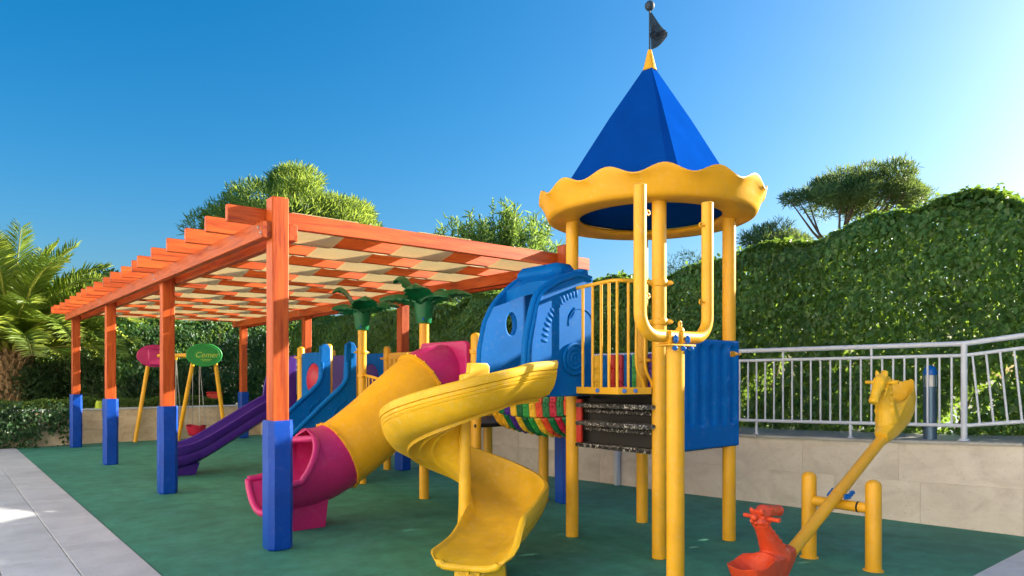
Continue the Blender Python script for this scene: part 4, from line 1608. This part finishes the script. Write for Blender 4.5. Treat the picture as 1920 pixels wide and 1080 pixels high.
gA = swing_end(383, 15.5, GRN2, ((333, 15.75, -.22), (424, 15.9, .22)), 'green_end_plate', tocam(383))
gB = swing_end(290, 16.2, PINK, ((253, 15.85, -.12), (330, 16.5, .16)), 'pink_end_plate', tocam(290))
MB().tube([gA - tocam(383).normalized() * .05, gB + tocam(290).normalized() * .05], .045, 14).build('top_bar', YEL, sw_)
def seat(tpos, mat, name, w=.22, h=.20):
    c = gA + (gB - gA) * tpos
    ax = (gB - gA).normalized()
    sd = Vector((-ax.y, ax.x, 0))
    base = Vector((c.x, c.y, .17))
    secs = []
    for zz, k in ((0, .62), (.02, .8), (.10, .95), (h, 1.12), (h, 1.02), (.10, .86), (.03, .70), (.03, .1)):
        ring = []
        for i in range(20):
            a = 2 * math.pi * i / 20
            rz = zz + (.05 * abs(math.cos(a)) ** 2 if zz == h else 0)
            q = base + ax * (w * k * math.cos(a)) + sd * (w * .75 * k * math.sin(a)) + Vector((0, 0, rz))
            ring.append((q.x, q.y, q.z))
        secs.append(ring)
    st_ = MB().sweep(secs).build(name, mat, sw_, 60)
    hng = MB()
    for s in (-1, 1):
        for s2 in (-1, 1):
            hng.tube([c + ax * (s * .10) - Vector((0, 0, .045)), base + ax * (s * w * .95) + sd * (s2 * w * .35) + Vector((0, 0, h))], .008, 6)
    hng.build('chains', CHAIN, st_)
    for s in (-1, 1):
        MB().lathe([(.0, -.06), (.02, -.055), (.035, 0), (.03, .03)], c + ax * (s * .10) - Vector((0, 0, .05)), 10).build('hanger', YEL, st_)
seat(.16, CRIM, 'bucket_seat')
seat(.62, HOOD, 'bucket_seat', .20)

# ------------------------------------------------------------------ small things on the planter
rx, ry = PX(403, 18.3)
rb = empty('red_box', (rx, ry, .70), 'dark red cabinet with a white label standing in the planter', 'cabinet')
Mrot = Matrix.Rotation(R(-38), 3, 'Z')
def rbox(a, b, c=.01): return MB().box(a, b, c, Mrot, (rx, ry, 0))
rbox((rx - .17, ry - .12, .70), (rx + .17, ry + .12, 1.05)).build('body', REDP, rb)
rbox((rx - .185, ry - .135, 1.052), (rx + .185, ry + .135, 1.09), .015).build('lid', REDP, rb)
rbox((rx - .10, ry - .1265, .80), (rx + .02, ry - .1235, .87), .001).build('label_plate', WHITE, rb)
cx_, cy_ = PX(375, 18.3)
cn = empty('red_cone', (cx_, cy_, .70), 'small dark red cone beside the red cabinet', 'cone')
MB().lathe([(0, .30), (.03, .30), (.045, .24), (.075, .06), (.08, .03), (0, .03)], (cx_, cy_, .70), 16).build('cone_body', REDP, cn)
MB().box((cx_ - .11, cy_ - .11, .70), (cx_ + .11, cy_ + .11, .728), .01).build('cone_base', REDP, cn)
lx, ly = PX(175, 16.05)
X_at = PX(175, 16.3)[0]
lp = empty('lime_pot', (X_at, WALL_Y + .1, FT + .035), 'small lime green pot upside down on the planter wall', 'pot')
MB().lathe([(0, .165), (.062, .165), (.068, .16), (.086, .02), (.094, .02), (.094, 0), (.08, 0)], (X_at, WALL_Y + .1, FT + .036), 20).build('pot_body', LIME, lp)
MB().lathe([(.030, .002), (.045, .002), (.045, .0), (.03, .0), (.03, .002)], (X_at, WALL_Y + .1, FT + .036 + .165), 16).build('pot_base_ring', LIME, lp)

# ------------------------------------------------------------------ hedges
def wav(a, b, seed):
    r_ = np.random.default_rng(seed)
    out = np.zeros_like(a)
    for k in range(7):
        f1, f2, ph = r_.uniform(.6, 4.5), r_.uniform(.6, 4.5), r_.uniform(0, 6.28)
        out += np.sin(a * f1 + b * f2 + ph) / (1 + .35 * k)
    return out / 3


def hedge(name, line, th, z0, ztop, label, dens, size, mat, seed, stems=60, near=None, back=.45, cat='hedge'):
    """line: front face polyline (solid side to the left of travel is the front)"""
    r_ = np.random.default_rng(seed)
    root = empty(name, (line[0][0], line[0][1], z0 - .02), label, cat)
    pts_l, nrm_l, size_l = [], [], []
    sticks = MB()
    for (xa, ya), (xb, yb) in zip(line[:-1], line[1:]):
        A, B = np.array([xa, ya]), np.array([xb, yb])
        L = np.linalg.norm(B - A)
        d = (B - A) / L
        n = np.array([d[1], -d[0]])           # into the hedge
        for face, dn in (('front', 1.0), ('back', back), ('mid', .6)):
            N = int(L * 2.6 * dens * dn)
            s = r_.uniform(0, L, N)
            P2 = A + d * s[:, None]
            zt = ztop(P2[:, 0], P2[:, 1])
            z = z0 + (zt - z0) * r_.uniform(0, 1, N)
            bulge = .14 * wav(s + xa + ya, z * 1.6, seed + 5)
            round_ = np.clip((z - (zt - .35)) / .35, 0, 1) ** 2 * .30
            dep = {'front': 0, 'back': th, 'mid': th * .5}[face]
            off = (dep + (bulge + round_ if face == 'front' else (-round_ if face == 'back' else r_.uniform(-.25, .25, N) * th)) + r_.exponential(.05, N) * (1 if face == 'front' else -1) - (.03 if face == 'front' else 0))
            P = np.concatenate([P2 + n * off[:, None], z[:, None]], 1)
            sgn = -1 if face != 'back' else 1
            nr = np.concatenate([np.tile(n * sgn, (N, 1)), np.full((N, 1), .45)], 1) + r_.normal(size=(N, 3)) * .55
            gap = wav(s * 2.3 + xa, z * 2.6, seed + 31) + .5 * wav(s * 6.1, z * 6.7, seed + 33)
            keep = (gap < .60 + .75 * np.clip((z - z0) / (zt - z0) - .35, 0, 1)) | (r_.uniform(0, 1, N) < .18)
            if stems == 0: keep[:] = True
            pts_l.append(P[keep]); nrm_l.append(nr[keep])
        N = int(L * th * dens * 1.3)
        s = r_.uniform(0, L, N)
        w = r_.uniform(.12, th - .1, N)
        P2 = A + d * s[:, None] + n * w[:, None]
        zt = ztop(P2[:, 0], P2[:, 1])
        z = zt - r_.exponential(.05, N) + .05 * wav(s * 3, w * 5, seed + 9) + (r_.uniform(0, 1, N) > .97) * r_.uniform(0, .11, N)
        pts_l.append(np.concatenate([P2, z[:, None]], 1))
        nrm_l.append(np.tile([0, 0, 1.0], (N, 1)) + r_.normal(size=(N, 3)) * .6)
        for k in range(int(stems * L / 10)):
            s0 = r_.uniform(0, L)
            p0 = A + d * s0 + n * (th * r_.uniform(.3, .6))
            q = [(p0[0], p0[1], z0 - .02)]
            zt1 = float(ztop(np.array([p0[0]]), np.array([p0[1]]))[0]) - .25
            for zz in np.linspace(z0 + .3, zt1, 5):
                p0 = p0 + d * r_.normal() * .12 + n * r_.normal() * .05
                q.append((p0[0], p0[1], zz))
            sticks.tube(q, [.018, .015, .012, .009, .007, .004], 5)
    P, Nn = np.concatenate(pts_l), np.concatenate(nrm_l)
    T = np.tile([0, 0, -1.0], (len(P), 1)) + r_.normal(size=(len(P), 3)) * .55 + unit(Nn) * .2
    sz = size * r_.uniform(.38, 1.4, len(P))
    o = foliage('foliage', P, Nn, sz, mat, root, .58, .18, T, .25)
    o['kind'] = 'stuff'
    if sticks.v:
        s_ = sticks.build('stems', BARK, root, None)
        s_['kind'] = 'stuff'
    return root


def rh_top(x, y):
    base = np.interp(y, [-8, 0, 2.2, 3.6, 4.6, 5.6, 6.8, 8, 12, 22], [3.75, 3.55, 3.46, 3.56, 3.42, 3.20, 3.10, 3.10, 3.10, 3.15])
    return base + .09 * np.sin(y * 2.3 + 1) + .06 * np.sin(y * 5.1)


hl = [(9.40, -5.0), (9.12, 2.0), (8.62, 6.0), (8.35, 9.5), (8.25, 14), (8.3, 20.4)]
hedge_r = hedge('creeper_hedge', hl, .75, .82, rh_top, 'tall leafy green hedge behind the white railing', 2300, .072, HEDGE, 21)
hedge('creeper_hedge', [(8.9, 20.6), (3.7, 20.6)], .8, .72, lambda x, y: 3.12 + .10 * np.sin(x * 2.1) + .06 * np.sin(x * 5.3), 'tall dark hedge closing the far end beyond the swing', 1000, .095, HEDGE, 22)
hedge('box_hedge', [(5.6, 18.22), (-6.5, 18.22)], .42, .71, lambda x, y: .98 + .03 * np.sin(x * 3.1) + .02 * np.sin(x * 7.7), 'low clipped box hedge along the top of the planter wall', 900, .045, BOXH, 23, 0)

# single large leaves standing out on the near part of the hedge
lm_V, lm_F = leaf_arrays(np.zeros((1, 3)), np.array([[0, 0, 1.0]]), np.array([1.0]), .62, .18, np.array([[1.0, 0, 0]]), .25)
lmesh = np_mesh('leaf', lm_V, lm_F)
lmesh.materials.append(HEDGE)
rl_ = random.Random(31)
for k in range(300):
    y = rl_.uniform(1.6, 6.2)
    x = float(np.interp(y, [q[1] for q in hl], [q[0] for q in hl]))
    zt = float(rh_top(np.array([x]), np.array([y]))[0])
    z = rl_.uniform(.95, zt - .08)
    rnd = max(0, (z - (zt - .35)) / .35) ** 2 * .30
    o = bpy.data.objects.new('leaf', lmesh)
    off = float(.14 * wav(np.array([y]), np.array([z * 1.6]), 26)[0])
    link(o, hedge_r, (x - .07 - abs(off) * .3 + rnd, y, z))
    s_ = rl_.uniform(.075, .11)
    o.scale = (s_, s_, s_)
    o.rotation_euler = (rl_.uniform(-.5, .5), R(90 - rl_.uniform(10, 60)) , rl_.uniform(2.4, 3.9))
    o.rotation_euler = Vector((-1, rl_.uniform(-.6, .6), rl_.uniform(-.1, .9))).to_track_quat('Z', 'X').to_euler()
    o.rotation_euler.rotate_axis('Z', rl_.uniform(-.9, .9) + (math.pi if rl_.random() < .5 else 0))

# ------------------------------------------------------------------ planting
def blob_points(r_, N, c, rad, shell=.75):
    d = unit(r_.normal(size=(N, 3)))
    q = r_.uniform(shell, 1.05, (N, 1))
    return np.array(c) + d * q * np.array(rad), d


def bush(name, c, rad, n, size, mat, label, cat, seed, group=None, aspect=.4, lobes=9):
    r_ = np.random.default_rng(seed)
    root = empty(name, (c[0], c[1], c[2]), label, cat, group)
    P_l, N_l = [], []
    for k in range(lobes):
        d = unit(r_.normal(size=(1, 3)))[0]
        d[2] = abs(d[2]) * 1.1 - .15
        lc = np.array([c[0], c[1], c[2] + rad[2] * .5]) + d * np.array(rad) * .55
        lr = np.array(rad) * r_.uniform(.38, .60)
        P, dd = blob_points(r_, n // lobes, lc, lr, .45)
        P_l.append(P); N_l.append(dd)
    P, D = np.concatenate(P_l), np.concatenate(N_l)
    P[:, 2] = np.maximum(P[:, 2], c[2] + .02)
    Nn = D + r_.normal(size=D.shape) * .6 + np.array([0, 0, .3])
    T = D + r_.normal(size=D.shape) * .6 + np.array([0, 0, .5])
    o = foliage('foliage', P, Nn, size * r_.uniform(.6, 1.3, len(P)), mat, root, aspect, .2, T, .2)
    o['kind'] = 'stuff'
    mb = MB()
    for k in range(7):
        d = unit(r_.normal(size=(1, 3)))[0]
        mb.tube([(c[0], c[1], c[2]), (c[0] + d[0] * rad[0] * .3, c[1] + d[1] * rad[1] * .3, c[2] + rad[2] * .5), (c[0] + d[0] * rad[0] * .7, c[1] + d[1] * rad[1] * .7, c[2] + rad[2] * 1.0)], [.03, .02, .006], 6)
    mb.build('stems', BARK, root)
    return root


sh_labels = ['grey green shrub right beside the palm trunk', 'grey green shrub behind the outermost blue padded post', 'grey green shrub seen between the two outermost pergola posts', 'dark shrub behind the pink swing end plate', 'dark shrub behind the swing seats']
for i, (px_, d_, r_, h_) in enumerate(((75, 18.9, .95, .95), (130, 19.3, .95, 1.05), (190, 19.2, .95, .95), (255, 19.0, .9, .9), (345, 19.0, .85, .75))):
    bush('shrub', PX(px_, d_) + (.70,), (r_, r_ * .8, h_), 5200, .11, SHRB, sh_labels[i], 'shrub', 40 + i, 'shrubs in the planter', .30)
bush('leafy_bush', PX(95, 23.5) + (.0,), (1.7, 1.5, 3.2), 7000, .16, BOXH, 'sunlit light green bush behind the palm trunk', 'bush', 50)
bush('leafy_bush', PX(235, 25.0) + (.0,), (1.6, 1.5, 3.9), 7000, .16, BOXH, 'sunlit bush rising at the open end of the far hedge', 'bush', 51)
bush('leafy_bush', PX(-20, 26.0) + (.0,), (2.2, 1.5, 3.2), 6000, .16, SHRB, 'darker bush at the picture edge behind the palm', 'bush', 52)

# creeper hanging over the planter wall
r_ = np.random.default_rng(60)
iv = empty('wall_creeper', (1.0, WALL_Y - .02, 0), 'dark creeper hanging over the planter wall beside the paving', 'creeper')
P_l = []
mb = MB()
for k in range(46):
    x0 = r_.uniform(-2.2, 2.15)
    ln_ = r_.uniform(.3, .85)
    q = [np.array([x0, WALL_Y - .06, FT + .08])]
    for j in range(8):
        q.append(q[-1] + np.array([r_.normal() * .07, -abs(r_.normal()) * .012, -ln_ / 8]))
    q = [np.array([p_[0], min(p_[1], WALL_Y - .05), max(p_[2], .03)]) for p_ in q]
    mb.tube([tuple(p_) for p_ in q], .006, 5)
    for p_ in q:
        P_l.append(p_ + r_.normal(size=(10, 3)) * np.array([.11, .035, .07]) + np.array([0, -.04, 0]))
P = np.concatenate(P_l)
P[:, 1] = np.minimum(P[:, 1], WALL_Y - .02)
P[:, 2] = np.maximum(P[:, 2], .02)
Nn = np.tile([0, -1.0, .4], (len(P), 1)) + r_.normal(size=P.shape) * .5
o = foliage('foliage', P, Nn, .075 * r_.uniform(.6, 1.3, len(P)), IVY, iv, .7, .2, np.tile([0, -.2, -1.0], (len(P), 1)) + r_.normal(size=P.shape) * .5, .2)
o['kind'] = 'stuff'
mb.build('stems', BARK, iv)['kind'] = 'stuff'

# ------------------------------------------------------------------ date palm on the left
pxx, pyy = PX(22, 18.6)
pt = empty('date_palm', (pxx, pyy, .68), 'date palm with long arching fronds and a stubby shaggy trunk', 'palm tree')
r_ = np.random.default_rng(70)
MB().tube([(pxx, pyy, .66), (pxx, pyy, 1.2), (pxx, pyy, 1.85), (pxx, pyy, 2.25)], [.36, .40, .44, .30], 18).build('trunk', PBARK, pt)
rb_ = random.Random(72)
boot = MB().sweep([[(-.07, -.02, 0), (.07, -.02, 0), (.05, .03, 0), (-.05, .03, 0)], [(-.065, .07, .10), (.065, .07, .10), (.045, .10, .09), (-.045, .10, .09)], [(-.035, .12, .20), (.035, .12, .20), (.025, .135, .19), (-.025, .135, .19)]]).mesh('boot')
boot.materials.append(PBARK)
for row in range(11):
    for k in range(13):
        a = 2 * math.pi * (k + .5 * (row % 2)) / 13 + rb_.uniform(-.08, .08)
        z = .70 + row * .135
        rad = np.interp(z, [.7, 1.2, 1.85, 2.25], [.35, .39, .43, .30])
        o = bpy.data.objects.new('boot', boot)
        link(o, pt, (pxx + rad * math.cos(a), pyy + rad * math.sin(a), z))
        o.rotation_euler = (rb_.uniform(-.25, .15), rb_.uniform(-.2, .2), a - math.pi / 2)
        s_ = rb_.uniform(.85, 1.25)
        o.scale = (s_, s_, s_)


def frond(az, el, L, seed, droop):
    q_ = np.random.default_rng(seed)
    n = 26
    p = np.array([pxx, pyy, 2.1]) + np.array([math.cos(az), math.sin(az), 0]) * .18
    pts, tans = [p.copy()], []
    e = el
    for i in range(n):
        t = np.array([math.cos(az) * math.cos(e), math.sin(az) * math.cos(e), math.sin(e)])
        tans.append(t)
        p = p + t * L / n
        pts.append(p.copy())
        e -= droop / n * (.4 + 1.4 * i / n)
    tans.append(tans[-1])
    mb = MB()
    mb.tube([tuple(x) for x in pts], [.035 * (1 - i / (n + 2)) + .006 for i in range(n + 1)], 6)
    P_l, T_l, N_l, S_l = [], [], [], []
    side = np.array([-math.sin(az), math.cos(az), 0])
    for k in range(74):
        t = .14 + .86 * k / 73
        f = t * n
        i = min(int(f), n - 1)
        pos = pts[i] + (pts[i + 1] - pts[i]) * (f - i)
        tg = tans[i]
        up = np.cross(tg, side) * -1
        up = up / np.linalg.norm(up)
        if up[2] < 0: up = -up
        ll = .60 * math.sin(math.pi * (.10 + .80 * t)) ** .6 * L / 3.2
        for s in (-1, 1):
            dirv = side * s * .86 + tg * .75 + up * .32 + q_.normal(size=3) * .09
            P_l.append(pos); T_l.append(dirv); N_l.append(up - side * s * .5 + q_.normal(size=3) * .15); S_l.append(ll * q_.uniform(.85, 1.1))
    V, F = leaf_arrays(np.array(P_l), np.array(N_l), np.array(S_l), .075, .5, np.array(T_l), .25)
    lf = finish_mesh(np_mesh('frond', V, F), 'frond', PALM, pt)
    mb.build('rachis', RACH, lf)


cam_az = math.atan2(-SA, CA)      # direction of picture-right
fr = random.Random(77)
k = 0
for i in range(62):
    a = i * 2.399963
    e = R(88 - 74 * (i / 62) ** 1.05)
    frond(a + fr.uniform(-.15, .15), e, fr.uniform(3.0, 3.6), 300 + i, R(fr.uniform(55, 85)) * (1.0 if i > 8 else .55))
for da, e in ((.1, 42), (-.25, 26), (.3, 16), (.05, 58), (-.1, 32)):
    frond(cam_az + da, R(e), 3.5, 400 + k, R(70)); k += 1

# ------------------------------------------------------------------ trees beyond the hedge
def tuft_tree(name, px_, d_, zc, rx, rz, puffs, pr, per, L, mat, label, seed, trunk_px=None, trunk_r=.22, flat=.0, low=-.35, aspect=.14, bend=0, fill=.35, core=.55):
    r_ = np.random.default_rng(seed)
    x, y = PX(px_, d_)
    tx, ty = PX(trunk_px or px_, d_)
    root = empty(name, (tx, ty, 0), label, 'tree')
    cen = np.array([x, y, zc])
    C, Rr = [], []
    while len(C) < puffs:
        d = unit(r_.normal(size=(1, 3)))[0]
        if d[2] < low: continue
        q = r_.uniform(core, 1.05) if r_.random() < .8 else r_.uniform(.2, .6)
        c = cen + d * q * np.array([rx, rx, rz])
        c += r_.normal(size=3) * np.array([.25, .25, .12]) * rx * .12
        C.append(c); Rr.append(pr * r_.uniform(.6, 1.25))
    P_l, N_l, T_l = [], [], []
    for c, rr_ in zip(C, Rr):
        dd = unit(r_.normal(size=(per, 3)))
        dd[:, 2] = dd[:, 2] * .8 + .15
        P_l.append(c + dd * rr_ * r_.uniform(fill, 1.0, (per, 1)) * np.array([1, 1, .72]))
        T_l.append(dd + np.array([0, 0, .55]) + r_.normal(size=dd.shape) * .35)
        N_l.append(r_.normal(size=dd.shape))
    P, T, Nn = np.concatenate(P_l), np.concatenate(T_l), np.concatenate(N_l)
    o = foliage('crown', P, Nn, L * r_.uniform(.6, 1.2, len(P)), mat, root, aspect, .3, T, .1)
    o['kind'] = 'stuff'
    mb = MB()
    fork = np.array([tx, ty, zc - rz * (.9 + flat)])
    mb.tube([(tx + bend, ty, -.1), (tx + bend * .5, ty, fork[2] * .5), tuple(fork)], [trunk_r * 1.3, trunk_r, trunk_r * .75], 10)
    for c in C[::5]:
        mid = fork * .5 + c * .5 + np.array([0, 0, -.12 * rz]) + r_.normal(size=3) * .12
        mb.tube([tuple(fork), tuple(fork * .75 + mid * .25 + np.array([0, 0, .05])), tuple(mid), tuple(c)], [trunk_r * .55, trunk_r * .4, trunk_r * .25, .02], 6)
    mb.build('trunk', BARK, root, 'all')
    return root


tuft_tree('pine_tree', 556, 38, 8.0, 4.15, 3.9, 62, 1.45, 900, .38, PINE, 'broad sunlit pine rising behind the pergola', 81, low=-.25, flat=.1, fill=.7, core=.8)
tuft_tree('pine_tree', 1600, 32, 9.25, 3.0, 1.35, 74, .62, 260, .30, PINE2, 'umbrella pine with open branches above the right hedge', 82, trunk_px=1572, low=-.1, flat=.9, fill=.5)
tuft_tree('pine_tree', 1448, 27, 6.3, 1.25, 1.1, 30, .5, 260, .24, PINE2, 'small dark pine at the foot of the umbrella pine', 83, low=-.5)
tuft_tree('bare_tree', 1300, 25, 5.2, .95, .75, 40, .32, 26, .16, PINE2, 'sparse grey twiggy tree showing over the hedge by the tower', 84, low=-.5, trunk_r=.09)
tuft_tree('broadleaf_tree', 190, 34, 4.8, 1.9, 1.5, 40, .7, 160, .28, BOXH, 'rounded light green tree far behind the palm fronds', 85, aspect=.4)

# feathery willow-like clump over the pergola
r_ = np.random.default_rng(90)
wx, wy = PX(930, 21)
wb = empty('feathery_shrub', (wx, wy, .0), 'feathery tall shrub with slender upright shoots above the pergola roof', 'shrub')
mb = MB()
P_l, T_l, S_l = [], [], []
for k in range(105):
    px_ = r_.normal(930, 70) if k % 3 else r_.uniform(790, 1055)
    px_ = min(max(px_, 785), 1058)
    hx, hy = PX(px_, 21 + r_.uniform(-1, 1))
    topz = np.interp(px_, [780, 840, 890, 950, 1000, 1060], [4.9, 5.8, 5.6, 6.2, 6.0, 5.0]) + r_.normal() * .28
    base = np.array([wx + (hx - wx) * .55, wy + (hy - wy) * .55, .4])
    tip = np.array([hx, hy, topz])
    bendv = np.array([r_.normal() * .25, r_.normal() * .25, 0])
    pts = [base + (tip - base) * t + bendv * math.sin(t * 2.2) * .6 * t for t in np.linspace(0, 1, 16)]
    mb.tube([tuple(p_) for p_ in pts], [.016 * (1 - i / 17) + .002 for i in range(16)], 4)
    for i in range(6, 16):
        for j in range(24):
            t = r_.uniform(0, 1)
            p_ = pts[i - 1] + (pts[i] - pts[i - 1]) * t
            dr = (pts[i] - pts[i - 1]); dr = dr / np.linalg.norm(dr)
            T_l.append(dr * .7 + r_.normal(size=3) * .55)
            P_l.append(p_ + r_.normal(size=3) * .05); S_l.append(r_.uniform(.14, .30))
foliage('foliage', np.array(P_l), r_.normal(size=(len(P_l), 3)), np.array(S_l), BAMB, wb, .16, .3, np.array(T_l), .3)['kind'] = 'stuff'
mb.build('stems', BARK, wb)['kind'] = 'stuff'
